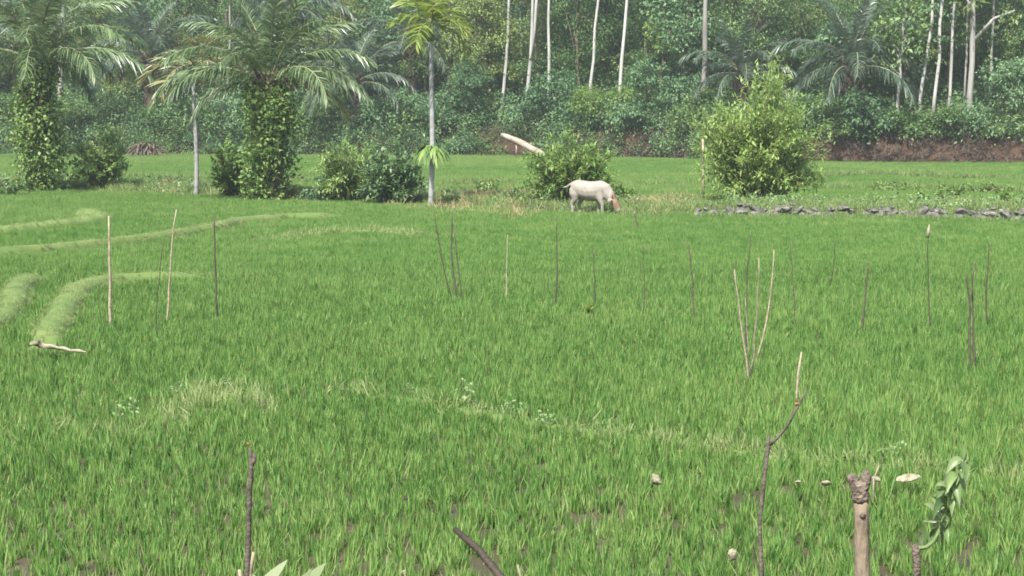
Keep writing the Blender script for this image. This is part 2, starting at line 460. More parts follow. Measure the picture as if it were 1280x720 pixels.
g = np.random.default_rng(5)
G_RICE = scatter_group('rice_hill', [tuft_mesh('rice_hill', M['rice'], 32, .24, .0115, .25, .40, .022, g) for _ in range(12)])
G_RICEP = scatter_group('rice_patch', [patch_mesh('rice_patch', M['rice'], 30, .66, 12, .24, .015, .27, .3, .03, g) for _ in range(8)])
G_GRASS = scatter_group('grass_tuft', [tuft_mesh('grass_tuft', M['grass'], 34, .26, .014, .6, .5, .09, g) for _ in range(6)])
G_STRAW = scatter_group('straw_tuft', [tuft_mesh('straw_tuft', M['straw'], 30, .32, .014, .8, .6, .10, g) for _ in range(4)])
G_WEED = scatter_group('weed_tuft', [leafy_mesh('weed_tuft', M['weed'], .15, 9, 6, .055, g, .9, .7) for _ in range(5)])
G_UNDER = scatter_group('undergrowth', [leafy_mesh('undergrowth', M['dark' if i % 3 else 'blue'], .9, 34, 15, .17, g, .9) for i in range(6)])

# bunds between the plots: lines on the land with half-widths (m) and heights (m)
def wline(pix, z=.25): return np.array([P(u, v, z)[:2] for u, v in pix])
BUNDS = [
    (wline([(-160, 322), (0, 311), (60, 306), (112, 301), (150, 297), (205, 290), (262, 281), (300, 272), (352, 268), (414, 266), (450, 265)]), .22, .27),
    (wline([(-160, 296), (0, 283), (60, 277), (95, 273), (128, 268), (100, 258)]), .26, .26),
    (wline([(52, 422), (66, 400), (76, 386), (85, 369), (99, 353), (130, 344), (200, 340), (300, 338)]), .23, .26),
    (wline([(-160, 440), (-40, 408), (4, 388), (18, 370), (18, 354), (34, 343), (66, 337)]), .22, .26),
    (wline([(330, 292), (420, 284), (470, 283), (545, 288)]), .2, .16),
    (wline([(330, 470), (430, 474), (500, 479), (600, 497), (700, 515), (790, 525), (900, 541), (1010, 556), (1110, 562), (1280, 578), (1420, 590)]), .15, .09),
    (wline([(-60, 520), (20, 514), (90, 518), (160, 524)]), .20, .09),
    (wline([(190, 512), (235, 492), (272, 470), (335, 497)]), .28, .10),
]
RBUNDS = [
    (wline([(1020, 231), (1090, 231), (1180, 233), (1300, 237), (1420, 240)]), .3, .13),
    (wline([(1030, 217), (1100, 215), (1190, 219), (1300, 220)]), .3, .13),
    (wline([(780, 227), (872, 227)]), .2, .13),
    (wline([(-100, 218), (120, 217), (330, 222), (520, 229), (640, 224)]), .3, .13),
]
def dist_poly(x, y, line):
    best = np.full(x.shape, 1e9)
    for a, b in zip(line[:-1], line[1:]):
        d = b - a; t = np.clip(((x - a[0]) * d[0] + (y - a[1]) * d[1]) / (d @ d), 0, 1)
        best = np.minimum(best, np.hypot(x - a[0] - t * d[0], y - a[1] - t * d[1]))
    return best
def resample(line, step):
    seg = np.hypot(*np.diff(line, axis=0).T); s = np.concatenate([[0], np.cumsum(seg)])
    t = np.arange(0, s[-1] + step * .5, step)
    return np.stack([np.interp(t, s, line[:, 0]), np.interp(t, s, line[:, 1])], -1)
gpts, gscl, gtint = [], [], []
wpts, wscl, wtint = [], [], []
for i, (ln, hw, h) in enumerate(BUNDS + RBUNDS):
    p = resample(ln, .35)
    for _ in range(2): p[1:-1] = (p[:-2] + 2 * p[1:-1] + p[2:]) / 4
    t = nrm(np.gradient(p, axis=0)); nr = np.stack([-t[:, 1], t[:, 0]], -1)
    wob = np.array([mnoise.noise(Vector((a[0] * .8, a[1] * .8, i * 3.1))) for a in p])
    fade = np.clip(np.minimum(np.arange(len(p)), np.arange(len(p))[::-1]) * .35 / 1.6, 0, 1); fade = fade * fade * (3 - 2 * fade)
    prof = [(-1.5, -.05), (-1.05, h * .55), (-.7, h * .93), (0, h), (.7, h * .93), (1.05, h * .55), (1.5, -.05)]
    V = np.stack([np.concatenate([p + nr * (hw * a * (1 + .25 * wob))[:, None], (b * (1 + .12 * wob) * fade - .05 * (1 - fade) if b > 0 else b + 0 * wob)[:, None]], -1) for a, b in prof], 1)
    m = len(prof); I = np.arange(len(p) - 1)[:, None] * m + np.arange(m - 1)[None]
    b = MB(); b.add(V.reshape(-1, 3), None, np.stack([I, I + 1, I + m + 1, I + m], -1).reshape(-1, 4))
    structure(link('field_bund', b.mesh('field_bund', M['bundsoil'], True)))
    low = h < .2
    dens = 60 if i < 4 else 34 if low else 8
    L = len(p) * .35; n = int(L * hw * 2 * dens)
    k = g.integers(0, len(p), n); s = (g.random(n) * 2 - 1) * 1.15
    q = p[k] + nr[k] * (s * hw)[:, None] + g.normal(size=(n, 2)) * .1
    z = fade[k] * h * np.interp(abs(s), [0, .7, 1.15], [1, .93, .45]) - .02
    gpts.append(np.concatenate([q, z[:, None]], -1)); gscl.append((.36 if not low else .95) * (.5 + .8 * g.random(n)) * (1.0 if i < 8 else 1.6)); gtint.append((-.05 if i >= 8 else .36 if not low else .26) + .12 * g.normal(size=n))
    if low:
        n = int(L * .5)
        k = g.integers(0, len(p), n); q = p[k] + nr[k] * (g.normal(size=n) * hw * 1.2)[:, None]
        wpts.append(np.concatenate([q, .12 + .14 * g.random((n, 1))], -1)); wscl.append(.45 + .6 * g.random(n) ** 2); wtint.append(.25 * g.random(n))

def free_of_bunds(x, y, lines, m=1.0):
    ok = np.ones(x.shape, bool)
    for ln, hw, h in lines:
        ok &= dist_poly(x, y, ln) > hw * m
    return ok

# rice: transplanted hills in rough rows near the viewer, patches of several hills farther off
def plane_grid(y0, y1, step, wob, g):
    yy = np.arange(y0, y1, step)
    out = []
    for y in yy:
        hw = y * 640 / F_PX * 1.28 + 1.5
        x = np.arange(-hw, hw, step)
        out.append(np.stack([x, np.full_like(x, y)], -1))
    p = np.concatenate(out)
    return p + g.normal(size=p.shape) * wob
def vnoise(x, y, sc, seed):
    return np.array([mnoise.noise(Vector((a * sc, b * sc, seed))) for a, b in zip(x, y)])
p = plane_grid(12.5, 47, .142, .028, g)
ang = .35; c, s = math.cos(ang), math.sin(ang)
x, y = p.T
nz = vnoise(x, y, .55, 3.3); nz2 = vnoise(x, y, .12, 9.1)
keep = free_of_bunds(x, y, BUNDS[:5], .95) & (free_of_bunds(x, y, BUNDS[5:], .8) | (g.random(len(x)) < .35))
near = np.clip((24 - y) / 8, 0, 1)                          # thinner, shorter crop by the embankment
keep &= g.random(len(x)) > .10 + near * np.clip(.02 + nz * .7, 0, .45)
keep &= nz > -.66
x, y, nz, nz2, near = x[keep], y[keep], nz[keep], nz2[keep], near[keep]
sc = (.98 + .25 * nz + .12 * nz2 + .35 * (g.random(len(x)) - .5)) * (1 - .10 * near)
tint = .04 + .10 * nz + .08 * nz2 + .16 * near * g.random(len(x))
scatter('young_rice', G_RICE, np.stack([x, y, 0 * x], -1), sc, tint, g, 'young green rice growing in rows in the paddy before the embankment', 'rice')
p = plane_grid(47, 110, .48, .13, g); x, y = p.T
nz = vnoise(x, y, .3, 5.2); nz2 = vnoise(x, y, .09, 2.2)
keep = (y < ridge_y(x) - .25) & free_of_bunds(x, y, BUNDS, 1.9)
x, y, nz, nz2 = x[keep], y[keep], nz[keep], nz2[keep]
farther = np.clip((y - 47) / 30, 0, 1)
scatter('rice_crop', G_RICEP, np.stack([x, y, 0 * x], -1), .95 + .12 * nz + .1 * nz2, .10 * nz2 + .05 * nz + .10 * farther, g,
        'even green rice filling the middle plots up to the grassy strip', 'rice', .05)
p = plane_grid(70, 151, .56, .16, g); x, y = p.T
nz2 = vnoise(x, y, .09, 7.2) + .6 * vnoise(x * .5, y * 1.6, .25, 3.3)
keep = (y > ridge_y(x) + strip_w(x) + .2) & (y < bank_y(x) - .6) & free_of_bunds(x, y, RBUNDS, 1.6)
x, y, nz2 = x[keep], y[keep], nz2[keep]
scatter('rice_crop', G_RICEP, np.stack([x, y, 0 * x], -1), 1.0 + .15 * nz2, .14 + .22 * nz2, g,
        'bright green rice between the palm row and the wood', 'rice', .05)

# the uncultivated strip with grass, weeds and dry straw
n = 9000
x = (g.random(n) - .5) * 64; t = g.random(n) * 1.12 - .06; y = ridge_y(x) + t * strip_w(x)
nz = vnoise(x, y, .5, 1.1)
k = np.ones(n, bool)
gpts.append(np.stack([x, y, ground_z(x, y) - .01], -1)); gscl.append((.7 + .8 * g.random(n) + .5 * nz).clip(.3)); gtint.append(.05 + .25 * nz)
n = 420; q = np.array([P(868 + 552 * a, 267 + 9 * a ** 1.5, .2)[:2] for a in g.random(n)]) + np.stack([g.normal(size=n) * .1, -.22 + .22 * g.normal(size=n)], -1)
gpts.append(np.concatenate([q, np.full((n, 1), .05)], -1)); gscl.append(.6 + .8 * g.random(n)); gtint.append(.1 * g.normal(size=n))
scatter('bund_grass', G_GRASS, np.concatenate(gpts), np.concatenate(gscl), np.concatenate(gtint), g, 'pale green grass on the field bunds and the strip under the palms', 'grass', .2)
n = 500
x = (g.random(n) - .5) * 64; y = ridge_y(x) + g.random(n) * strip_w(x)
wpts.append(np.stack([x, y, ground_z(x, y)], -1)); wscl.append(1.0 + 1.6 * g.random(n) ** 2); wtint.append(.15 * g.normal(size=n))
scatter('weeds', G_WEED, np.concatenate(wpts), np.concatenate(wscl), np.concatenate(wtint), g, 'leafy pale weeds along the low bunds and field edges', 'weeds', .2)
sp = []
for (u, v, n, ru, rv) in [(645, 243, 100, 20, 8), (205, 230, 90, 26, 5), (600, 247, 40, 30, 6), (850, 252, 30, 25, 6), (370, 243, 30, 10, 5), (650, 262, 40, 30, 5), (560, 256, 60, 30, 4), (820, 258, 40, 30, 5), (500, 250, 30, 20, 4), (275, 238, 20, 15, 4)]:
    for _ in range(n):
        q = P(u + g.normal() * ru * .6, v + g.normal() * rv * .6, .2); sp.append((q[0], q[1], float(ground_z(q[0], q[1]))))
scatter('dry_straw', G_STRAW, sp, .8 + .9 * g.random(len(sp)), 0, g, 'dry straw coloured grass in patches on the strip under the palms', 'dry grass', .35)

# undergrowth covering the slope and the foot of the wood
n = 3600
x = (g.random(n) - .5) * 124; t = 1 + 40 * g.random(n) ** 1.3; y = bank_y(x) + t
pts = np.stack([x, y, hill_z(x, y) - .2], -1); sc = .7 + .9 * g.random(n)
n = 640
x = (g.random(n) ** .8) * -75 + 15; y = bank_y(x) + g.normal(size=n) * .4 + .2; zz = 1.9 * g.random(n)
pts = np.concatenate([pts, np.stack([x, y + zz * .45, zz - .2], -1)]); sc = np.concatenate([sc, .45 + .6 * g.random(n)])
n = 130
x = 12 + 50 * g.random(n); y = bank_y(x) + .9 + g.normal(size=n) * .25
pts = np.concatenate([pts, np.stack([x, y, np.full(n, 1.75) + .2 * g.random(n)], -1)]); sc = np.concatenate([sc, .3 + .4 * g.random(n)])
scatter('undergrowth', G_UNDER, pts, sc, 0, g, 'dark leafy undergrowth covering the bank and slope of the wood', 'undergrowth', .25)
n = 900
x = 8 + 52 * g.random(n); zz = 2.0 * g.random(n); y = bank_y(x) + (zz / 2.1) ** 1.4 * 1.0 - .15
G_DEAD = scatter_group('dead_plants', [tuft_mesh('dead_plants', M['deadleaf'], 26, .55, .03, .8, .9, .12, g) for _ in range(4)])
scatter('dry_plants', G_DEAD, np.stack([x, y, zz], -1), .5 + .8 * g.random(n), 0, g, 'brown dried plants hanging on the red earth bank', 'dry plants', .5)

# ------------------------------------------------------------------ the wood: pale trunks one can tell apart
def trunk_path(h, lean, curve, n=9, g=g):
    s = np.linspace(0, 1, n)
    return np.stack([lean[0] * s + curve * np.sin(s * np.pi) + .05 * g.normal(size=n) * (s > 0), lean[1] * s, h * s], -1)
def forest_tree(name, label, loc, h, r, lean=(0, 0), curve=.1, bark='paletrunk', leafm='dark', fork=None, crown_at=.62, cr=2.6, group=None, limbs=5, low_limb=None, cat='tree', seed=0, sprigs=0):
    gg = np.random.default_rng(seed + 100)
    root = thing(name, label, cat, loc, 0, group)
    b = MB(); pth = trunk_path(h, lean, curve, g=gg)
    s = np.linspace(0, 1, len(pth))
    tube(b, pth, .78 * r * (1.25 - .25 * np.minimum(1, s * 8) - .55 * s), 9, wob=.05, g=gg)
    if fork:
        k = int(fork[0] * 8); q = pth[k:] + np.linspace(0, 1, len(pth) - k)[:, None] * np.array([fork[1], .5, 0])
        tube(b, q, r * np.linspace(.8, .4, len(q)), 8, wob=.05, g=gg)
    tips = []
    for i in range(limbs):
        f = crown_at + (1 - crown_at) * gg.random() * .8
        st = np.array([np.interp(f, s, pth[:, k]) for k in range(3)])
        az = gg.random() * 6.28; ln = cr * (.6 + .5 * gg.random())
        en = st + np.array([math.cos(az) * ln, math.sin(az) * ln, ln * (.5 + .5 * gg.random())])
        tube(b, [st, st * .5 + en * .5 + [0, 0, .15 * ln], en], [r * .38, r * .25, r * .1], 6, g=gg); tips.append(en)
    if low_limb:
        for (f, dx, dz) in low_limb:
            st = np.array([np.interp(f, s, pth[:, k]) for k in range(3)])
            en = st + np.array([dx, -.4, dz])
            md = st * .5 + en * .5 + np.array([0, 0, .25 * abs(dz)])
            tube(b, [st, md, en], [r * .5, r * .36, r * .2], 7, g=gg); tips.append(en)
    link('trunk', b.mesh('trunk', M[bark], True), root)
    cb = MB()
    bl = [(*(pth[-1] + np.array([0, 0, -.1 * h])), cr, cr, h * (1 - crown_at) * .55)] + [(*t, cr * .45, cr * .45, cr * .35) for t in tips]
    crown(cb, bl, 95, 14, .30, .55, .22, gg)
    if sprigs:
        for f in gg.random(sprigs) * .6 + .2:
            st = np.array([np.interp(f, s, pth[:, k]) for k in range(3)]); az = gg.random() * 6.28
            st = st + np.array([math.cos(az), math.sin(az), 0]) * .6
            crown(cb, [(*st, .55, .55, .4)], 4, 10, .26, .6, .3, gg)
    link('crown', cb.mesh('crown', M[leafm]), root)
    return root
def on_slope(u, y_off):
    """a place on the slope that many metres behind the bank, in picture column u"""
    y = 150.0
    for _ in range(6):
        x = (u - 640) / F_PX * y * 1.004; y = float(bank_y(x)) + y_off
    return np.array([x, y, float(hill_z(x, y)) - .15])
TR = [  # column of the foot, depth behind bank, radius, lean (m over height), curve, bark, label
    (626, 2.5, .17, 1.0, .15, 'paletrunk', 'tall pale straight trunk rising behind the thin palm, leaning slightly right', {}),
    (659, 2.8, .19, .7, .05, 'paletrunk', 'tall pale tree whose trunk forks into two close stems', dict(fork=(.28, .9))),
    (683, 3.2, .16, .2, .1, 'paletrunk', 'tall pale bare trunk close beside the forked one', {}),
    (734, 2.8, .16, 1.15, .12, 'paletrunk', 'slender pale trunk leaning right above the bluish shrubs, next to the pair', {}),
    (770, 2.6, .18, 1.2, .1, 'paletrunk', 'pale ringed trunk leaning right above the bluish shrubs, with greenery at one side', dict(sprigs=2)),
    (874, 3.0, .26, .3, .15, 'greytrunk', 'thick grey trunk rising behind the big lime green bush', dict(low_limb=[(.55, .9, .5)])),
    (1115, 1.5, .17, .5, .05, 'greytrunk', 'short brownish trunk with a leafy head at the top of the red bank', dict(h=7, crown_at=.45, cr=1.5)),
    (1144, 2.2, .15, 1.6, .12, 'paletrunk', 'thin pale trunk leaning right, leftmost of the three together above the red bank', dict(sprigs=5)),
    (1161, 1.8, .16, .9, .15, 'paletrunk', 'pale mottled trunk with small leafy sprigs, middle of the three above the red bank', dict(sprigs=8)),
    (1180, 2.0, .14, .75, .05, 'paletrunk', 'clean thin white trunk, rightmost of the three together above the red bank', {}),
    (1206, 2.0, .27, .25, .12, 'greytrunk', 'thick grey brown tree with a rising side branch above the red bank', dict(low_limb=[(.33, 2.6, 2.0), (.42, -.5, 1.2)], fork=(.5, .5))),
    (1201, 4.0, .10, .1, .1, 'greytrunk', 'very thin grey trunk pressed close behind the thick branching tree', {}),
    (1231, 5.0, .13, .35, .1, 'greytrunk', 'thin grey trunk partly covered by leaves beyond the branching tree', dict(sprigs=9)),
    (1281, 2.5, .20, .0, .1, 'paletrunk', 'pale trunk at the end of the red bank past the branching tree', {}),
    (78, 3.0, .26, .5, .15, 'greytrunk', 'grey thick trunk showing behind the vine covered oil palm', {}),
    (287, 2.5, .12, .3, .1, 'greytrunk', 'short grey trunk in shade behind the thin leaning palm', {}),
    (560, 6.0, .14, .3, .1, 'greytrunk', 'dim grey trunk deep in the wood behind the thin palm crown', {}),
    (1043, 3.0, .10, .2, .05, 'greytrunk', 'small grey trunk in the dark gap by the lime bush', dict(h=6, cr=1.2)),
    (650, 9.0, .12, .2, .05, 'paletrunk', 'far pale stem glimpsed between two tall pale trunks', {}),
    (845, 7.0, .10, .4, .1, 'greytrunk', 'thin grey stem among light leaves near the thick grey trunk', dict(sprigs=5)),
]
for i, (u, dy, r, ln, cv, bark, lab, kw) in enumerate(TR):
    kw = dict(kw); h = kw.pop('h', 16.5 + 2.5 * random.random())
    forest_tree('forest_tree', lab, on_slope(u, dy), h, r, (ln, .2), cv, bark, ['dark', 'olive', 'blue'][i % 3], seed=i, **{**dict(crown_at=.66), **kw})

# leafy trees filling the wood, four kinds, copied
def leafy_tree(label, mat, h, blobs, seed, leaf=.30, asp=.55, nclump=230, per=15, bark='stem', r=.13, group='leafy trees filling the wood'):
    gg = np.random.default_rng(seed)
    root = thing('leafy_tree', label, 'tree', (0, 0, 0), 0, group)
    b = MB(); pth = trunk_path(h * .8, (.2, 0), .15, g=gg); tube(b, pth, r * np.linspace(1.1, .35, len(pth)), 8, wob=.05, g=gg)
    for bl in blobs[1:]:
        k = gg.integers(3, 7); e = np.array(bl[:3]); tube(b, [pth[k], (pth[k] + e) / 2 + [0, 0, .2], e], [r * .45, r * .3, r * .12], 6, g=gg)
    link('trunk', b.mesh('trunk', M[bark], True), root)
    cb = MB(); crown(cb, blobs, nclump, per, leaf, asp, .24, gg); link('crown', cb.mesh('crown', M[mat]), root)
    return root
def rblobs(n, R0, z0, z1, r, seed):
    gg = np.random.default_rng(seed); out = []
    for i in range(n):
        a = gg.random() * 6.28; q = R0 * math.sqrt(gg.random()); rr = r * (.7 + .6 * gg.random())
        out.append((q * math.cos(a), q * math.sin(a), z0 + (z1 - z0) * gg.random(), rr, rr, rr * .75))
    return out
KINDS = [
    leafy_tree('dark green leafy tree filling the shade between the trunks', 'dark', 9, rblobs(12, 1.9, 1.8, 8.8, 1.1, 1), 21, .18, nclump=340),
    leafy_tree('olive green leafy tree with loose light sprays in the wood', 'olive', 9, rblobs(11, 1.7, 2.2, 9.2, 1.0, 2), 22, .165, nclump=340),
    leafy_tree('bluish green broad leaved tree in the wood', 'blue', 8, rblobs(9, 1.8, 1.8, 7.5, 1.2, 3), 23, .27, .6, 230, 13),
    leafy_tree('tall dark leafy tree with a high narrow crown in the wood', 'dark', 13, rblobs(13, 1.6, 3.5, 12.5, 1.1, 4), 24, .18, nclump=340),
]
first = [True] * 4
def put_leafy(k, loc, s=1.0, rz=None, label=None):
    rz = random.random() * 6.28 if rz is None else rz
    if first[k]:
        first[k] = False; o = KINDS[k]; o.location = tuple(float(a) for a in loc); o.rotation_euler = (0, 0, rz); o.scale = (s, s, s)
        if label: o['label'] = label
        return o
    return copy_thing(KINDS[k], loc, rz, s, label or KIND_LABEL[k])
KIND_LABEL = [k['label'] for k in KINDS]
SHORT = ['dark green leafy tree', 'loose olive green tree', 'bluish broad leaved tree', 'tall narrow dark tree']
DEEP = ['close behind the edge shrubs', 'a little way into the wood', 'deep in the wood', 'at the back of the wood']
MARKS = [(-60, 'beyond the first vine clad palm'), (50, 'behind the first vine clad palm'), (130, 'behind the light broad leaved bush'), (190, 'behind the dead frond heap'), (250, 'behind the thin drooping palm'), (338, 'behind the second vine clad palm'),
         (440, 'behind the feathery pale bush'), (490, 'behind the rounded darker bush'), (540, 'behind the fern bearing palm'), (626, 'behind the first tall pale trunk'), (672, 'behind the forked pale trunk'), (735, 'behind the slender leaning trunk'),
         (775, 'behind the ringed pale trunk'), (820, 'behind the lime leaved tree'), (876, 'behind the thick grey trunk'), (950, 'behind the big lime bush'), (1040, 'behind the dark gap'), (1115, 'behind the short brownish trunk'),
         (1160, 'behind the three slender trunks'), (1210, 'behind the thick branching tree'), (1281, 'behind the last pale trunk'), (1370, 'beyond the last pale trunk')]
g2 = np.random.default_rng(77)
for row, (dy, n, s0) in enumerate([(5.5, 26, .85), (10, 26, 1.0), (15.5, 24, 1.1), (22, 20, 1.25)]):
    for i in range(n):
        u = -190 + (i + .5 + .5 * (g2.random() - .5)) / n * 1660
        k = int(g2.choice(4, p=[.34, .26, .14, .26]))
        if row == 0 and (610 < u < 790 or 1120 < u < 1215) and k != 0: k = 3
        put_leafy(k, on_slope(u, dy + 2.5 * (g2.random() - .5)), s0 * (.8 + .45 * g2.random()), None,
                  '%s %s, %s' % (SHORT[k], min(MARKS, key=lambda m_: abs(m_[0] - u))[1], DEEP[row]))
# the ones that stand out
put_leafy(1, on_slope(590, 3.2), 1.05, .4, 'olive yellow leafy tree just right of the thin palm crown')
put_leafy(1, on_slope(612, 4.2), 1.2, 2.0, 'tall olive leafy tree beside the first pale trunk')
lt = leafy_tree('lime leaved tree catching light behind the bluish shrubs', 'lime', 8, rblobs(5, 1.0, 3.8, 7.2, .75, 8), 31, .36, .6, 46, 9, group=None)
lt.location = tuple(on_slope(822, 5.0))
lt = leafy_tree('small tree with lime leaves high above the red bank', 'lime', 8.5, rblobs(3, 1.2, 7.6, 8.8, .6, 9), 32, .34, .6, 26, 8, group=None)
lt.location = tuple(on_slope(1122, 4.2))

# shrubs at the edge of the wood
def shrub(name, label, loc, blobs, mat, seed, leaf=.3, nclump=100, per=14, asp=.55, group=None, cat='shrub', csize=.24):
    gg = np.random.default_rng(seed)
    root = thing(name, label, cat, loc, 0, group)
    b = MB()
    for bl in blobs[:7]:
        e = np.array(bl[:3]); st = np.array([gg.normal() * .12, gg.normal() * .12, -.1])
        tube(b, [st, (st + e) / 2 + [0, 0, .15], e], [.05, .035, .012], 5, g=gg)
    link('stems', b.mesh('stems', M['stem'], True), root)
    cb = MB(); crown(cb, blobs, nclump, per, leaf, asp, csize, gg); link('foliage', cb.mesh('foliage', M[mat]), root)
    return root
def pblobs(n, w, z0, z1, r, seed, dep=.8):
    gg = np.random.default_rng(seed); out = []
    for i in range(n):
        x = (gg.random() * 2 - 1) * w; top = z1 - (z1 - z0) * .45 * (abs(x) / w) ** 2
        rr = r * (.7 + .6 * gg.random())
        out.append((x, gg.normal() * dep, z0 + (top - z0) * gg.random() ** .8, rr, rr, rr * .8))
    return out
SH = [ # u, dy, half-width, z-range, r, material, leaf, label
    (690, 1.6, 3.0, (.6, 4.6), .95, 'blue', .36, 'wide bluish green shrub below the tall pale trunks'),
    (815, 1.6, 2.4, (.6, 4.2), .9, 'blue', .36, 'rounded bluish shrub in front of the thick grey trunk'),
    (760, 1.2, 2.0, (.3, 3.0), .8, 'fresh', .28, 'low mid green shrub between the two bluish shrubs'),
    (590, 1.6, 2.4, (.6, 4.0), .9, 'blue', .30, 'mid height leafy shrub behind the thin palm'),
    (1090, 1.0, 1.6, (.2, 3.2), .75, 'blue', .40, 'rounded bluish shrub at the top of the red bank beside the dark gap'),
    (1250, 1.4, 2.2, (.6, 4.2), .9, 'blue', .34, 'bluish shrub past the branching tree above the red bank'),
    (1165, .9, 3.0, (.0, 1.5), .5, 'dark', .26, 'low dark shrub at the foot of the three slender trunks'),
    (1030, 1.0, 1.4, (.2, 2.2), .6, 'dark', .26, 'dark shrub beside the big lime bush at the bank'),
    (880, 1.3, 1.6, (.3, 2.6), .7, 'dark', .30, 'dark shrub hidden behind the big lime green bush'),
    (20, 1.0, 2.2, (.3, 2.8), .8, 'dark', .28, 'dark shrub at the wood edge behind the vine covered palm'),
    (110, 1.0, 2.4, (.3, 2.4), .8, 'dark', .28, 'dark shrub at the wood edge above the dead frond heap'),
    (300, 1.0, 2.2, (.3, 2.8), .8, 'blue', .28, 'shaded shrub at the wood edge between the two thin palms'),
    (420, 1.0, 2.4, (.3, 3.0), .8, 'dark', .28, 'shaded dark shrub at the wood edge behind the pair of bushes'),
    (500, 1.0, 2.2, (.3, 2.8), .8, 'blue', .28, 'shaded shrub at the wood edge just left of the thin palm'),
]
for i, (u, dy, w, (z0, z1), r, mat, lf, lab) in enumerate(SH):
    shrub('forest_shrub', lab, on_slope(u, dy), pblobs(9, w, z0, z1, r, 40 + i), mat, 60 + i, lf * .58, 330, 14, .6)

# ------------------------------------------------------------------ palms
def frond_mesh(name, mat, L, elev, bend, nl, ll, lw, hang, seed, alpha=.5, start=.16, segs=2, rach=.035, twist=.15):
    gg = np.random.default_rng(seed); b = MB()
    m = 15; s = np.linspace(0, 1, m); th = elev - bend * s ** 1.25
    dx, dz = np.cos(th), np.sin(th)
    px = np.concatenate([[0], np.cumsum((dx[:-1] + dx[1:]) / 2)]) * L / (m - 1)
    pz = np.concatenate([[0], np.cumsum((dz[:-1] + dz[1:]) / 2)]) * L / (m - 1)
    py = twist * L * s ** 2 * gg.normal() * .5
    pts = np.stack([px, py, pz], -1)
    rb = MB(); tube(rb, pts, rach * np.linspace(1.3, .2, m), 5, g=gg)
    t = start + (1 - start) * (np.arange(nl) + gg.random(nl) * .6) / nl
    for sd in (-1, 1):
        base = np.stack([np.interp(t, s, pts[:, k]) for k in range(3)], -1)
        ta = np.interp(t, s, th); tan = np.stack([np.cos(ta), 0 * ta, np.sin(ta)], -1)
        upv = np.stack([-np.sin(ta), 0 * ta, np.cos(ta)], -1)
        al = alpha + .5 * t + gg.normal(size=nl) * .10
        d = np.array([0, sd, 0.0]) * np.cos(al)[:, None] + tan * np.sin(al)[:, None] + upv * (.25 + gg.normal(size=nl) * .22)[:, None]
        prof = np.interp(t, [0, .2, .5, .85, 1], [.3, .75, 1, .7, .35])
        side = nrm(tan * .9 + upv * .3 + gg.normal(size=(nl, 3)) * .25)
        ribbon(b, base, d, ll * prof * (.85 + .3 * gg.random(nl)), lw * (.8 + .4 * gg.random(nl)), hang * (.5 + gg.random(nl)), segs, side, np.clip(gg.normal(size=nl) * .2 + .5, 0, 1), g=gg)
    return b.mesh(name, M[mat]), rb.mesh('stalk', M['rachis'], True)

OILS = {}
def oil_fronds(mat):
    if mat not in OILS:
        OILS[mat] = [frond_mesh('frond', mat, L, R(e), R(bd), 92, .88, .07, hg, 300 + i * 7, rach=.045)
                     for i, (L, e, bd, hg) in enumerate([(4.6, 80, 45, .35), (5.0, 66, 75, .5), (5.2, 52, 90, .6), (5.2, 36, 95, .7), (4.8, 15, 85, .75), (4.4, -12, 65, .75)])]
    return OILS[mat]
def oil_palm(label, loc, th, seed, mat='palm', old='palm_old', n=25, scale=1.0, vine=True, extra=(), rt=.38, kmax=5, fs=1.0):
    gg = np.random.default_rng(seed)
    root = thing('oil_palm', label, 'palm tree', loc); root.scale = (scale,) * 3
    b = MB(); m = 12; s = np.linspace(0, 1, m)
    tube(b, np.stack([.12 * np.sin(s * 2 + seed), 0 * s, -.1 + s * (th + .1)], -1), rt * (1.15 - .25 * s), 12, wob=.1, g=gg)
    for i in range(34):      # old leaf bases standing out of the trunk
        a = i * 2.4; z = th * (.45 + .55 * i / 34)
        st = np.array([.3 * math.cos(a), .3 * math.sin(a), z]); en = st + np.array([math.cos(a) * .42, math.sin(a) * .42, .45 + .3 * gg.random()])
        tube(b, [st, (st + en) / 2 + [0, 0, -.06], en], [.11, .08, .05], 5, g=gg)
    link('trunk', b.mesh('trunk', M['palmtrunk'], True), root)
    fr = oil_fronds(mat)
    for i in range(n):
        t = i / (n - 1)
        k = min(kmax, int(t * (kmax + 1))); me, rk = fr[k]
        f = link('frond', me, root, (0, 0, th - .15 - .25 * t)); f.rotation_euler = (0, 0, i * 2.3999 + gg.normal() * .15)
        sc = fs * (.88 + .24 * gg.random()); f.scale = (sc,) * 3
        link('stalk', rk, f)
    for (az, k, sc, om) in extra:
        me, rk = oil_fronds(om)[k]
        f = link('frond', me, root, (0, 0, th - .25)); f.rotation_euler = (0, 0, R(az)); f.scale = (sc,) * 3
        link('stalk', rk, f)
    if vine:
        cb = MB(); bl = []
        for i in range(40):
            a = gg.random() * 6.28; z = th * (.02 + .95 * gg.random() ** .9)
            q = rt * (1.0 + .5 * math.sin(min(1, z / th * 1.1) * 3.1)) * (.8 + .4 * gg.random())
            bl.append((q * math.cos(a), q * math.sin(a), z, .42, .42, .55))
        crown(cb, bl, 620, 15, .16, .7, .55, gg, .3, 1.0)
        vn = link('climbing_vine', cb.mesh('climbing_vine', M['vine']), root)
    return root
def strip_place(u, v):
    q = P(u, v, .22); q[2] = float(ground_z(q[0], q[1])); return q
oil_palm('oil palm with vine clad trunk beside the grey trunk, fronds hanging over', strip_place(50, 235), 5.7, 3, kmax=3, extra=[(-12, 4, .75, 'palm'), (200, 4, .7, 'palm'), (60, 4, .9, 'palm')])
oil_palm('oil palm with vine clad trunk between the two thin palms, long arching fronds', strip_place(338, 246), 4.8, 8, kmax=3, n=22, fs=.88, extra=[(172, 4, .75, 'palm'), (5, 4, .75, 'palm_old'), (-15, 3, .85, 'palm')])
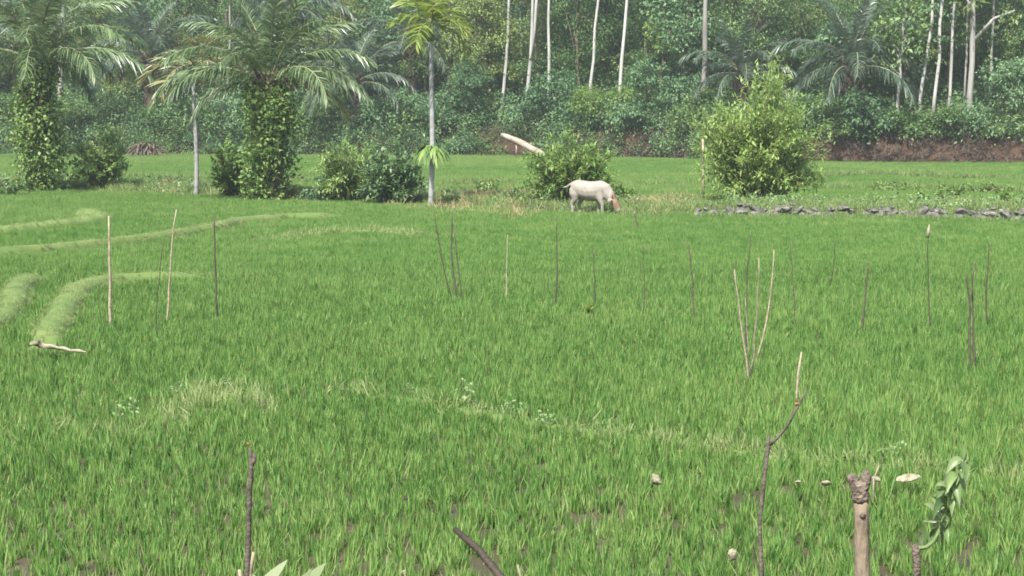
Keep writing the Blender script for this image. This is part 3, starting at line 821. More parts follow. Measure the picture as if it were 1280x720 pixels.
def far_palm(label, u, dy, th, seed, sc=1.0, vine=False):
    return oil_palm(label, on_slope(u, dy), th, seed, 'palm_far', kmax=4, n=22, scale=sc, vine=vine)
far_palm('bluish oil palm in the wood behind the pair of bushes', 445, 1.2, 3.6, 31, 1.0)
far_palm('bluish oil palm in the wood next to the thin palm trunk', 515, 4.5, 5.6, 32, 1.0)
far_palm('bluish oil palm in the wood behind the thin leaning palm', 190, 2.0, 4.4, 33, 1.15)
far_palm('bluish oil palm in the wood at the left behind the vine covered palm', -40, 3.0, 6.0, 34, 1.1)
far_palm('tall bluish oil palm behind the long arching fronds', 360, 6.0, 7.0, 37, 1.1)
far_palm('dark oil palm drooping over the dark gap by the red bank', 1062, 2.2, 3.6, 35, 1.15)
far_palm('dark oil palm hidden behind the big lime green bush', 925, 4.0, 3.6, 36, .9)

def areca(label, loc, th, r, seed, mats, nf=9, L=2.1, ll=.75, lw=.085, scale=1.0, fern=None, lean=0.0, elevs=None, shaft=True):
    gg = np.random.default_rng(seed)
    root = thing('areca_palm', label, 'palm tree', loc)
    b = MB(); m = 24; s = np.linspace(0, 1, m)
    pth = np.stack([lean * s + .04 * np.sin(s * 5), 0 * s, -.1 + (th + .1) * s], -1)
    tube(b, pth, r * (1.15 - .3 * s) * (1 + .06 * (np.arange(m) % 2)), 10, g=gg)
    link('trunk', b.mesh('trunk', M['arecatrunk'], True), root)
    top = pth[-1]
    if shaft:
        b = MB(); tube(b, [top - [0, 0, .1], top + [0, 0, .35], top + [0, 0, .8]], [r * .95, r * 1.15, r * .5], 9, g=gg)
        link('crownshaft', b.mesh('crownshaft', M['greenstem'], True), root)
    for i in range(nf):
        t = i / max(1, nf - 1)
        e = elevs[i] if elevs else 82 - 85 * t
        me, rk = frond_mesh('frond', mats[i % len(mats)], L * (.85 + .3 * gg.random()), R(e), R(70 + 20 * gg.random()), 20, ll, lw, .30, seed * 31 + i, alpha=.45, start=.12, segs=3, rach=.025)
        f = link('frond', me, root, top + [0, 0, .55 if shaft else .1]); f.rotation_euler = (0, 0, i * 2.3999 + seed)
        link('stalk', rk, f)
    if fern:
        cb = MB(); n = 110; az = gg.random(n) * 6.28
        el = .1 + .8 * gg.random(n)
        d = np.stack([np.cos(az) * np.cos(el), np.sin(az) * np.cos(el), np.sin(el)], -1)
        base = np.array([lean * fern / th, 0, fern]) + d * .06
        ribbon(cb, base, d, .72 * (.6 + .6 * gg.random(n)), .16, 1.0, 4, None, gg.random(n), g=gg)
        link('nest_fern', cb.mesh('nest_fern', M['vine']), root)
    return root
areca('slender pale trunked palm with bright yellow green crown and a fern on its trunk', strip_place(538, 253), 6.15, .088, 4, ['areca', 'areca', 'areca'], 10, 1.75, .85, .11, fern=2.15, lean=.1)
areca('thin grey trunked palm with drooping yellowish fronds beside the leafy bush', strip_place(245, 240), 4.85, .085, 6, ['palm_old', 'palm_old', 'palm'], 11, 2.7, .95, .10, elevs=[60, 40, 32, 26, 15, 5, 18, -2, 38, 28, 50])

# ------------------------------------------------------------------ bushes on the strip
def plume_bush(name, label, loc, H, Wd, mat, seed, n=60, leaf=.26, lw=.06, per=46, tilt0=.0, dark_core=None, droop=.35):
    gg = np.random.default_rng(seed)
    root = thing(name, label, 'bush', loc)
    sb, cb = MB(), MB()
    for i in range(n):
        az = gg.random() * 6.28; q = gg.random() ** .42
        lobe = 1 + .07 * math.sin(az * 2 + seed) + .08 * math.sin(az * 5 + seed * 2)
        tip = np.array([math.cos(az) * q * Wd * .5 * lobe, math.sin(az) * q * Wd * .42, H * (.96 - .40 * q ** 3.6) * (.70 + .3 * gg.random()) * (.92 + .14 * math.sin(math.cos(az) * q * 5 + seed))])
        if i % 2 == 0: tip[2] *= .22 + .6 * gg.random()
        st = np.array([gg.normal() * .12 * Wd / 3, gg.normal() * .12 * Wd / 3, -.05])
        md = st + (tip - st) * .55 + np.array([0, 0, .16 * H * q])
        t = np.linspace(0, 1, 8)[:, None]
        c = (1 - t) ** 2 * st + 2 * t * (1 - t) * md + t ** 2 * tip
        tube(sb, c[::2], np.linspace(.03, .008, 4), 4, g=gg)
        f = .18 + .82 * gg.random(per) ** .8
        pos = np.stack([np.interp(f, t[:, 0], c[:, k]) for k in range(3)], -1) + gg.normal(size=(per, 3)) * .10 * (1.2 - f[:, None] * .7) * Wd / 3
        tan = nrm(c[-1] - c[-3])
        d = nrm(tan * .55 + gg.normal(size=(per, 3)) * .55 + np.array([0, 0, .1]))
        l = leaf * (.6 + .7 * gg.random(per))
        ribbon(cb, pos, d, l, lw * (.8 + .5 * gg.random(per)), droop * gg.random(per), 2, None, np.clip(.35 * gg.random() + .65 * gg.random(per), 0, 1), prof=np.array([.3, 1, .08]), g=gg)
    link('stems', sb.mesh('stems', M['stem'], True), root)
    link('foliage', cb.mesh('foliage', M[mat]), root)
    return root
plume_bush('bamboo_bush', 'big lime green feathery bush standing behind the low stone wall', strip_place(948, 251), 5.7, 5.2, 'lime', 70, 270, .23, .07, 84)
plume_bush('leafy_bush', 'dark green arching bush right behind the grazing cow', strip_place(714, 254), 2.95, 3.5, 'fresh', 71, 130, .22, .07, 60)
plume_bush('leafy_bush', 'light green broad leaved bush beside the vine covered palm at the wood side', strip_place(126, 234), 3.0, 2.7, 'pale', 82, 90, .21, .12, 40)
plume_bush('leafy_bush', 'green bush leaning against the vine covered palm from the thin palm side', strip_place(287, 242), 2.7, 2.0, 'fresh', 84, 75, .20, .11, 42)
plume_bush('leafy_bush', 'light green feathery bush left of the rounded darker bush', strip_place(434, 247), 2.95, 2.9, 'pale', 85, 100, .24, .075, 46)
plume_bush('leafy_bush', 'rounded darker bluish bush next to the slender fern bearing palm', strip_place(490, 250), 2.75, 2.7, 'shade', 87, 110, .22, .085, 48)
for (u, v, w, h, lab, mt) in [(1170, 252, .8, 1.0, 'small dark green bush above the low stone wall', 'vine'), (1250, 254, .35, .5, 'tiny green bush above the far end of the stone wall', 'fresh'),
                          (606, 238, .3, .6, 'small dark tuft of leaves near the dry straw', 'vine'), (395, 247, .55, .85, 'small dark bush between the vine clad palm and the feathery bush', 'blue'),
                          (643, 252, .22, .4, 'tiny dark sprout at the edge of the dry straw', 'dark'), (760, 252, .8, .8, 'low leafy bush beside the head of the cow', 'fresh'), (15, 240, .9, .6, 'low dark bush at the foot of the vine covered palm', 'dark'), (1118, 235, 1.0, .35, 'long low dark tuft in the far rice beyond the stone wall', 'vine'), (1225, 237, 1.6, .35, 'longest low dark tuft in the far rice beyond the stone wall', 'vine'),
                          (1080, 254, .7, .45, 'low creeping green bush on top of the stone wall', 'fresh')]:
    shrub('small_bush', lab, strip_place(u, v), pblobs(5 if w < .9 else 12, w, .1, h, .22, int(u), .2), mt, int(u) + 1, .13, 46, 10, .6)

# pale stake by the lime bush, the fallen log, the heap of dead fronds
def stick(name, label, pts, r, mat, cat='stick', group=None, parts=(), sides=7):
    pts = np.asarray(pts, float); base = pts[0].copy()
    b = MB(); tube(b, pts - base, r, sides, wob=.06)
    o = link(name, b.mesh(name, M[mat], True), None, base)
    return tag(o, label, cat, group)
q = strip_place(879, 251)
stick('wooden_stake', 'pale weathered stake standing at the edge of the lime bush', [q, q + [0, 0, 1.0], q + [-.03, 0, 2.3]], [.055, .05, .04], 'palestick', 'stake')
a, b_ = D(628, 169, 143.0), D(680, 203, 140.0)
b_[2] = max(.25, b_[2] - .1)
rt = thing('fallen_log', 'long pale bare log leaning down from the wood edge into the rice', 'log', (b_[0], b_[1], 0))
mbk = MB(); o0 = np.array([b_[0], b_[1], 0.0]); t = np.linspace(0, 1, 7)[:, None]
tube(mbk, (b_ + (a - b_) * t) - o0 + np.concatenate([0 * t, 0 * t, .12 * np.sin(t * 3.1)], 1), np.linspace(.25, .19, 7), 10, wob=.1)
link('trunk', mbk.mesh('trunk', M['palelog'], True), rt)
mbk = MB(); m0 = (b_ * .62 + a * .38) - o0
tube(mbk, [m0, m0 + [.25, -.1, .35]], [.09, .05], 6); link('branch_stub', mbk.mesh('branch_stub', M['palelog'], True), rt)
m0 = (b_ * .35 + a * .65) - o0
mbk = MB(); tube(mbk, [m0, m0 + [-.05, -.1, -.95]], [.07, .05], 6); link('branch_stub', mbk.mesh('branch_stub', M['palelog'], True), rt)
q = P(186, 196); rt = thing('dead_frond_heap', 'heap of brown dead palm fronds at the foot of the wood', 'dead fronds', (q[0], q[1] - 1, 0))
for k in range(7):
    mb2 = MB(); n = 34; az = g.normal(size=n) * .5 + k * .9
    ribbon(mb2, np.stack([g.normal(size=n) * .35, g.normal(size=n) * .3, .1 + .9 * g.random(n)], -1), np.stack([np.cos(az), np.sin(az), .1 + .4 * g.random(n)], -1), 1.5, .10, .7, 3)
    link('dead_frond', mb2.mesh('dead_frond', M['deadleaf']), rt)

# ------------------------------------------------------------------ low stone wall
w0 = np.array([P(u, v, .2)[:2] for u, v in [(868, 266), (930, 267), (1010, 267), (1100, 268), (1200, 270), (1300, 273), (1420, 277)]])
def stone_mesh(seed):
    import bmesh
    bm = bmesh.new(); bmesh.ops.create_icosphere(bm, subdivisions=2, radius=1)
    for v in bm.verts:
        n = mnoise.noise(v.co * 1.3 + Vector((seed, 0, 0))); v.co *= 1 + .45 * n
    for k in range(9):     # broken flat faces
        d = Vector((math.sin(seed + k * 2.4), math.cos(seed * 1.7 + k * 1.9), math.sin(seed * .6 + k * 1.3))).normalized(); c = .62 + .2 * abs(math.sin(k * 5.1 + seed))
        for v in bm.verts:
            e = v.co.dot(d) - c
            if e > 0: v.co -= d * e
    me = bpy.data.meshes.new('stone'); bm.to_mesh(me); bm.free()
    me.materials.append(M['stone']); return me
SM = [stone_mesh(i * 3.7) for i in range(8)]
wp = resample(w0, .20)
wroot = thing('stone_wall', 'low dry wall of grey stones along the field edge by the lime bush', 'stone wall', (wp[0][0], wp[0][1], 0))
for k, (x, y) in enumerate(wp):
    for lay in range(3):
        if g.random() < (.04, .25, .8)[lay]: continue
        s = (.10 + .12 * g.random() ** 1.6) * (1, .85, .65)[lay]
        st = link('stone', SM[g.integers(0, 8)], wroot, (x - wp[0][0] + g.normal() * .07, y - wp[0][1] + g.normal() * .10 + .12 * lay, .12 + .16 * lay + g.normal() * .04))
        st.scale = (s * (1.2 + .9 * g.random()), s * 1.2, s * (.68 + .4 * g.random())); st.rotation_euler = (g.normal() * .35, g.normal() * .35, g.normal() * .5 + (3.14 if g.random() < .5 else 0))

# ------------------------------------------------------------------ the cow
def cow():
    loc = P(738, 263, .20); loc[2] = float(ground_z(loc[0], loc[1])) - .01
    root = thing('cow', 'cream white cow with tan head grazing in front of the dark green bush', 'cow', loc)
    b = MB()
    def loft(pts, ry, rz, sides=14):
        pts = np.asarray(pts, float); n = len(pts); tan = nrm(np.gradient(pts, axis=0))
        sd = np.tile(np.array([0, 1.0, 0]), (n, 1)); up = nrm(np.cross(tan, sd)) * -1
        th = np.linspace(0, 2 * np.pi, sides, endpoint=False)
        V = pts[:, None] + np.cos(th)[None, :, None] * sd[:, None] * np.asarray(ry)[:, None, None] + np.sin(th)[None, :, None] * up[:, None] * np.asarray(rz)[:, None, None]
        V = np.concatenate([V.reshape(-1, 3), pts[:1], pts[-1:]])
        i = np.arange(n - 1)[:, None] * sides + np.arange(sides)[None]; j = np.arange(n - 1)[:, None] * sides + (np.arange(sides)[None] + 1) % sides
        k = np.arange(sides); k2 = (k + 1) % sides
        b.add(V, np.concatenate([np.stack([np.full(sides, n * sides), k2, k], -1), np.stack([np.full(sides, n * sides + 1), k + (n - 1) * sides, k2 + (n - 1) * sides], -1)]),
              np.stack([i, j, j + sides, i + sides], -1).reshape(-1, 4))
    # trunk of the body, rump left, chest right
    loft([(-.72, 0, .95), (-.68, 0, .97), (-.56, 0, .97), (-.30, 0, .90), (-.05, 0, .85), (.20, 0, .86), (.40, 0, .90), (.54, 0, .88), (.62, 0, .84)],
         [.05, .18, .25, .29, .32, .30, .24, .17, .06], [.07, .20, .27, .32, .345, .345, .33, .25, .09])
    loft([(-.52, .12, 1.12), (-.52, 0, 1.16), (-.52, -.12, 1.12)], [.06, .07, .06], [.05, .06, .05], 8)                    # hip bones
    loft([(.32, 0, 1.04), (.56, 0, .91), (.76, 0, .68), (.88, 0, .48)], [.13, .14, .125, .105], [.22, .25, .20, .145])         # neck
    loft([(.82, 0, .56), (.92, 0, .47), (1.02, 0, .32), (1.09, 0, .20), (1.11, 0, .15)], [.12, .14, .115, .105, .065], [.12, .165, .13, .115, .06])  # head
    for s in (-1, 1):
        dx = .07 * s
        loft([(-.52, .13 * s, .92), (-.53, .15 * s, .74), (-.46 + dx, .14 * s, .57), (-.58 + dx, .12 * s, .40), (-.55 + dx, .12 * s, .20), (-.53 + dx, .12 * s, .02)],
             [.13, .12, .085, .055, .047, .055], [.22, .21, .12, .068, .05, .065], 10)
        loft([(.36, .13 * s, .80), (.37 - dx, .14 * s, .60), (.38 - dx * 2, .12 * s, .40), (.38 - dx * 2, .12 * s, .20), (.39 - dx * 2, .12 * s, .02)],
             [.11, .09, .06, .047, .055], [.17, .12, .068, .05, .065], 10)
    me = b.mesh('body')
    tmp = bpy.data.objects.new('tmp', me); C.objects.link(tmp)
    rm = tmp.modifiers.new('r', 'REMESH'); rm.mode = 'VOXEL'; rm.voxel_size = .028
    sm = tmp.modifiers.new('s', 'SMOOTH'); sm.iterations = 4; sm.factor = .5
    dg = bpy.context.evaluated_depsgraph_get()
    bm_ = bpy.data.meshes.new_from_object(tmp.evaluated_get(dg)); bm_.name = 'body'
    bpy.data.objects.remove(tmp)
    bm_.polygons.foreach_set('use_smooth', np.ones(len(bm_.polygons), bool))
    m, nt, N, K = new_mat('cow_hide')
    tc = N('ShaderNodeTexCoord'); sx = N('ShaderNodeSeparateXYZ'); K(tc.outputs['Object'], sx.inputs[0])
    nz = N('ShaderNodeTexNoise'); nz.inputs['Scale'].default_value = 4; nz.inputs['Detail'].default_value = 5; K(tc.outputs['Object'], nz.inputs['Vector'])
    md = N('ShaderNodeMath'); md.operation = 'MULTIPLY_ADD'; md.inputs[1].default_value = .35; K(nz.outputs['Fac'], md.inputs[0]); K(sx.outputs['X'], md.inputs[2])
    cr = N('ShaderNodeValToRGB'); e = cr.color_ramp.elements
    e[0].position = .72; e[0].color = (.36, .325, .275, 1); e[1].position = .82; e[1].color = (.24, .155, .085, 1)
    mr = N('ShaderNodeMapRange'); mr.inputs['From Min'].default_value = 0; mr.inputs['From Max'].default_value = 1.35; K(md.outputs[0], mr.inputs[0])
    K(mr.outputs[0], cr.inputs[0])
    c2 = N('ShaderNodeValToRGB'); e = c2.color_ramp.elements; e[0].position = .18; e[0].color = (.70, .63, .56, 1); e[1].position = .24; e[1].color = (0, 0, 0, 1)
    pale = N('ShaderNodeMapRange'); pale.inputs['From Min'].default_value = .24; pale.inputs['From Max'].default_value = .31; pale.inputs['To Min'].default_value = 1; pale.inputs['To Max'].default_value = 0
    K(sx.outputs['Z'], pale.inputs[0])
    mx = N('ShaderNodeMixRGB'); mx.inputs[2].default_value = (.36, .33, .28, 1); K(pale.outputs[0], mx.inputs[0]); K(cr.outputs[0], mx.inputs[1])
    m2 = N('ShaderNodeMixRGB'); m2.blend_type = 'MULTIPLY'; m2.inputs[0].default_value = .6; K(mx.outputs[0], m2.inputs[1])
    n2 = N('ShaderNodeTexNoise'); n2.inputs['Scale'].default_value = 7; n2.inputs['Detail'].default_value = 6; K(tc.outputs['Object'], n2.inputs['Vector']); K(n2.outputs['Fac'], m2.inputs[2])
    pr = N('ShaderNodeBsdfPrincipled'); pr.inputs['Roughness'].default_value = .7; K(m2.outputs[0], pr.inputs['Base Color'])
    o = N('ShaderNodeOutputMaterial'); K(pr.outputs[0], o.inputs['Surface'])
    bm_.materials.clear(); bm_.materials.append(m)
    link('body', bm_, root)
    for s in (-1, 1):
        e = MB(); leaves(e, np.array([[.90, .12 * s, .60]]), np.array([[-.25, s * 1.0, -.15]]), np.array([[.3, 0, 1.0]]), .26, .16, np.array([.5]), .3)
        link('ear', e.mesh('ear', M['palelog']), root)
        h = MB(); tube(h, [(.90, .07 * s, .62), (.89, .12 * s, .69), (.91, .14 * s, .76)], [.026, .02, .006], 7)
        link('horn', h.mesh('horn', M['stick'], True), root)
        h = MB(); c = np.array([1.01, .105 * s, .42]); tube(h, [c - [.0, .012 * s, .012], c + [0, .012 * s, .012]], [.016, .012], 7)
        link('eye', h.mesh('eye', M['darkcane'], True), root)
    t = MB(); tube(t, [(-.66, 0, 1.10), (-.78, 0, 1.06), (-.90, -.02, .98), (-1.05, -.04, .95)], [.06, .05, .04, .025], 8)
    tl = link('tail', t.mesh('tail', M['white'], True), root)
    t = MB(); n = 26; ribbon(t, np.tile(np.array([[-1.03, -.04, .95]]), (n, 1)), np.stack([-.8 + .3 * g.normal(size=n), .25 * g.normal(size=n), -.2 + .25 * g.normal(size=n)], -1), .22, .02, .3, 2)
    link('tail_tuft', t.mesh('tail_tuft', M['deadleaf']), tl)
    root.rotation_euler = (0, 0, R(-30)); root.scale = (1.0, 1.0, 1.0)
    return root
cow()

# ------------------------------------------------------------------ sticks standing in the rice
gs = np.random.default_rng(9)
def field_stick(ut, vt, ub, vb, r, mat, label, group=None, bow=0.0, name='field_stick'):
    q = P(ub, vb, .18); top = D(ut, vt, q[1] + gs.normal() * .12)
    t = np.linspace(0, 1, 8)[:, None]; c = q + (top - q) * t; c[:, 0] += bow * np.sin(t[:, 0] * np.pi) + gs.normal(size=8) * .006
    low = q - (top - q) * (.40 / max(.3, top[2] - q[2])); low[2] = -.12
    return stick(name, label, np.concatenate([[low], c]), np.linspace(1.15, .6, 9) * r * (1.05 if mat == 'stick' else 1.0), mat, 'stick', group)
GD = 'thin dark sticks standing singly in the rice'
LD = 'thin dark bent stick standing alone in the open rice'
field_stick(136, 270, 138, 400, .026, 'palestick', 'thick pale straight stick near the curved grassy bund')
field_stick(220, 262, 210, 396, .018, 'palestick', 'pale stick leaning right next to the thick pale stick', bow=-.03)
field_stick(205, 300, 195, 412, .009, 'stick', 'very thin short stick beside the pale leaning stick', bow=-.03)
field_stick(268, 268, 271, 388, .017, 'stick', 'dark knobbly upright stick past the pale leaning stick')
field_stick(543, 264, 562, 366, .014, 'stick', 'dark stick leaning left beside a crossing pair of sticks', bow=-.03)
field_stick(566, 264, 570, 368, .017, 'stick', 'dark upright stick crossing its partner near the fern bearing palm', bow=-.05)
field_stick(567, 285, 577, 368, .012, 'stick', 'thinner stick of the crossing pair, leaning left near the fern bearing palm')
field_stick(634, 293, 633, 367, .010, 'palestick', 'faint pale stick between the crossing pair and a taller dark stick')
field_stick(695, 272, 695, 377, .015, 'stick', 'tall dark straight stick in the rice below the cow', bow=.02)
field_stick(742, 311, 744, 380, .012, 'stick', 'short thin stick next to the yellow green weed', 'thin dark sticks standing singly in the rice')
field_stick(803, 305, 804, 386, .010, 'stick', 'thin faint stick standing below the short pale stub', 'thin dark sticks standing singly in the rice', bow=.02)
field_stick(859, 300, 867, 392, .014, 'stick', 'dark bowed stick leaning left, next before the fan of five sticks', 'thin dark sticks standing singly in the rice', bow=.03)
field_stick(988, 303, 994, 406, .009, 'stick', 'very thin stick leaning left just past the fan of five sticks', 'thin dark sticks standing singly in the rice')
field_stick(1044, 298, 1038, 354, .011, 'stick', 'short curved stick past the fan of five, closest to the stone wall', 'thin dark sticks standing singly in the rice', bow=.03)
field_stick(1085, 328, 1078, 406, .017, 'stick', 'dark straight stick leaning right, between the fan of five and the white tipped stick', 'thin dark sticks standing singly in the rice')
field_stick(1237, 304, 1233, 400, .015, 'stick', 'dark stick standing just behind the bundle of three sticks', 'thin dark sticks standing singly in the rice', bow=-.02)
field_stick(1160, 285, 1162, 402, .011, 'stick', 'thin dark stick with a white tip, standing alone in the rice', bow=-.015)
tp = D(1160, 285, P(1162, 402, .26)[1])
tag(link('white_rag', (lambda bb: (tube(bb, [(0, 0, -.16), (.01, 0, -.05), (.02, 0, .06)], [.02, .028, .01], 6), bb.mesh('white_rag', M['white']))[1])(MB()), None, tp), 'white rag tied to the tip of a thin dark stick', 'rag')
GC = 'sticks fanning out of one spot in the rice'
field_stick(918, 336, 934, 466, .014, 'palestick', 'pale stick leaning left at the edge of the fan of five sticks')
field_stick(938, 294, 932, 450, .011, 'stick', 'dark tall stick in the fan of five sticks, reaching highest', bow=-.02)
field_stick(932, 372, 936, 462, .008, 'palestick', 'shortest thin stick in the middle of the fan of five sticks')
field_stick(949, 323, 940, 462, .013, 'palestick', 'brownish stick leaning slightly right inside the fan of five sticks', bow=.015)
field_stick(967, 312, 948, 444, .014, 'palestick', 'pale curved stick leaning right at the edge of the fan of five sticks', bow=.05)
field_stick(1207, 343, 1213, 385, .014, 'stick', 'dark short top stick in the bundle of three sticks')
field_stick(1218, 330, 1212, 452, .016, 'stick', 'long brown stick in the bundle of three sticks', bow=-.03)
field_stick(1215, 362, 1218, 452, .014, 'stick', 'straight brown stick in the bundle of three, close against its neighbour')
field_stick(793, 265, 797, 282, .03, 'palestick', 'short pale stub at the field edge below the head of the cow')

# pale bits lying in the rice
def lying(name, label, pix, r, z, mat, cat, crook=0.0):
    pts = np.array([P(u, v, z) for u, v in pix]); pts[:, 2] += gs.normal(size=len(pts)) * crook; b = MB(); base = pts[0].copy()
    tube(b, pts - base, r, 9, wob=.2, g=gs); return tag(link(name, b.mesh(name, M[mat], True), None, base), label, cat)
lying('pale_branch', 'long pale weathered branch lying on the rice below the curved bunds', [(38, 431), (44, 430), (50, 429), (57, 432), (64, 432), (72, 435), (80, 435), (88, 438), (98, 439), (107, 441)],
      [.022, .042, .045, .03, .034, .025, .028, .02, .022, .012], .27, 'white', 'branch', .012)
SC = [stone_mesh(50 + i * 2.3) for i in range(4)]
for m_ in SC: m_.materials[0] = M['white']; m_.name = 'scrap'
def scrap(name, label, u, v, w, h, z, k, cat='scrap', tilt=0.0):
    q = P(u, v, z); o = tag(link(name, SC[k], None, q), label, cat)
    px = F_PX / q[1]; o.scale = (w / px * .55, w / px * .4, h / px * .55); o.rotation_euler = (gs.normal() * .3, tilt, gs.normal() * .4); return o
scrap('white_scrap', 'small rounded cream scrap caught in the rice on its own', 820, 600, 13, 17, .24, 0, tilt=-.3)
scrap('pale_husk', 'pale curled husk lying on the rice beside the knobbly post', 1136, 597, 31, 9, .24, 1, 'husk', -.16)
scrap('white_scrap', 'flat pale scrap on the rice between the thin forked stick and the post', 1032, 604, 15, 6, .24, 2)
scrap('white_scrap', 'pale scrap showing just behind the knobbly post', 1096, 599, 14, 7, .24, 3, tilt=.3)
scrap('white_scrap', 'tiny pale scrap on the rice by the thin forked stick', 998, 602, 8, 4, .24, 0)
scrap('plastic_scrap', 'dull white plastic scrap low between the rice plants', 916, 693, 12, 18, .18, 1, tilt=.2)
scrap('white_scrap', 'pale scrap low in the rice between the striped blades and the dark cane', 505, 716, 9, 8, .15, 2)
# pale flat-topped weed behind the post
q = P(1092, 612, .2); rt = thing('tall_weed', 'pale flat topped weed on a curved stalk behind the knobbly post', 'weed', (q[0], q[1], 0))
tp = D(1102, 562, q[1]); o0 = np.array([q[0], q[1], 0])
b = MB(); tube(b, [(0, 0, -.05), q - o0 + [.0, 0, .1], (tp - o0) * .8 + (q - o0) * .2 + [.02, 0, 0], tp - o0], [.012, .01, .008, .006], 6); link('stalk', b.mesh('stalk', M['palestick'], True), rt)
b = MB(); n = 16; az = gs.random(n) * 6.28
ribbon(b, np.tile(tp - o0, (n, 1)), np.stack([np.cos(az), np.sin(az) * .6, .1 + .1 * gs.random(n)], -1), .16, .03, .25, 2); link('leaf_spray', b.mesh('leaf_spray', M['grass']), rt)
# yellow tuft
q = P(733, 380, .3); b = MB(); n = 14
ribbon(b, np.tile(np.array([[0, 0, .1]]), (n, 1)), np.stack([gs.normal(size=n) * .5, gs.normal(size=n) * .5, np.ones(n)], -1), .5, .05, .5, 3)
tag(link('yellow_weed', b.mesh('yellow_weed', M['areca']), None, (q[0], q[1], 0)), 'small yellow green weed in the rice between two thin sticks', 'weed')

# ------------------------------------------------------------------ plants on the embankment in front
YF = 5.1
def fg(u, v, y=YF): return D(u, v, y)
def foot(u, y=YF):
    x = fg(u, 700, y)[0]; return np.array([x, y, float(ground_z(x, y)) - .08])
# knobbly cut post
base = foot(1078); rt = thing('cut_post', 'thick tan cut stem post with a knobbly forked dark top', 'post', base)
pa = [base, fg(1078, 740), fg(1077, 690), fg(1077, 650), fg(1076, 622)]
b = MB(); tube(b, np.array(pa) - base, [.0215, .0205, .0195, .019, .0185], 14, wob=.02, g=gs); link('stem', b.mesh('stem', M['post'], True), rt)
b = MB()
tube(b, np.array([fg(1076, 628), fg(1076, 622), fg(1075, 613), fg(1074, 606), fg(1075, 601)]) - base, [.019, .0235, .021, .0245, .018], 12, wob=.06, g=gs)
link('knob', b.mesh('knob', M['postdark'], True), rt)
for pts, rr in ([(1073, 610), (1069, 603), (1065, 598), (1064, 593)], [.016, .015, .0155, .009]), ([(1078, 612), (1081, 603), (1083, 596), (1082, 588)], [.016, .0165, .0145, .008]):
    b = MB(); tube(b, np.array([fg(*p) for p in pts]) - base, rr, 10, wob=.08, g=gs); link('stub', b.mesh('stub', M['postdark'], True), rt)
b = MB(); c0 = fg(1077, 643) - base; tube(b, [c0 + [-.0, -.014, 0], c0 + [0, -.024, .002]], [.010, .005], 8); link('bud_scar', b.mesh('bud_scar', M['postdark'], True), rt)
# thin forked stick
base = foot(953); rt = thing('forked_stick', 'thin dark stick with one long side twig bending away beside the post', 'stick', base)
b = MB(); tube(b, np.array([base, fg(952, 725), fg(951, 690), fg(950, 655), fg(953, 620), fg(957, 585), fg(960, 558), fg(961, 544)]) - base, [.007, .0060, .0056, .0052, .0056, .005, .0056, .003], 8, wob=.09, g=gs); link('stem', b.mesh('stem', M['twig'], True), rt)
b = MB(); tube(b, np.array([fg(960, 558), fg(970, 549), fg(983, 534), fg(994, 514), fg(1002, 500), fg(1009, 486)]) - base, [.005, .004, .004, .0036, .0032, .0018], 7, wob=.06, g=gs); link('twig', b.mesh('twig', M['twig'], True), rt)
b = MB(); tube(b, np.array([fg(996, 508), fg(996, 490), fg(998, 465), fg(1002, 440)]) - base, [.003, .003, .0034, .002], 7, wob=.05, g=gs); link('twig', b.mesh('twig', M['palestick'], True), rt)
b = MB(); c0 = fg(996, 505) - base; tube(b, [c0 + [-.005, 0, 0], c0 + [.003, -.003, .002]], [.0035, .003], 6); link('bud', b.mesh('bud', M['orange'], True), rt)
# left twig
base = foot(311); rt = thing('bare_twig', 'brown bare twig with a forked orange tip standing alone', 'stick', base)
b = MB(); tube(b, np.array([base, fg(309, 730), fg(310, 690), fg(311, 650), fg(312, 610), fg(314, 582), fg(313, 570), fg(312, 560)]) - base, [.0085, .0075, .007, .0065, .0065, .007, .005, .003], 8, wob=.07, g=gs); link('stem', b.mesh('stem', M['twig'], True), rt)
b = MB(); tube(b, np.array([fg(314, 584), fg(318, 575), fg(318, 566)]) - base, [.006, .0062, .004], 7, wob=.06, g=gs); link('stub', b.mesh('stub', M['twig'], True), rt)
b = MB(); tube(b, np.array([fg(312, 735), fg(315, 705), fg(317, 690)]) - base, [.006, .005, .004], 7, wob=.06, g=gs); link('stub', b.mesh('stub', M['palestick'], True), rt)
b = MB(); tube(b, np.array([fg(302, 740), fg(301, 722), fg(299, 712)]) - base, [.007, .006, .004], 7, wob=.06, g=gs); link('stub', b.mesh('stub', M['palestick'], True), rt)
b = MB(); c0 = fg(311, 557) - base; tube(b, [c0, c0 + [-.004, 0, .008]], [.005, .003], 6); link('bud', b.mesh('bud', M['orange'], True), rt)
# slanting dark cane
ft = foot(700, 4.6)
stick('dark_cane', 'dark bare cane slanting up out of the embankment', [ft, fg(645, 745, 4.9), fg(620, 714, 5.0), fg(598, 687, 5.05), fg(568, 661, 5.1)], [.012, .0115, .011, .0095, .007], 'darkcane', 'cane')
ft = foot(652); stick('white_twig', 'short thin whitish twig beside the dark slanting cane', [ft, fg(651, 722), fg(647, 706)], [.005, .004, .0025], 'white', 'twig')
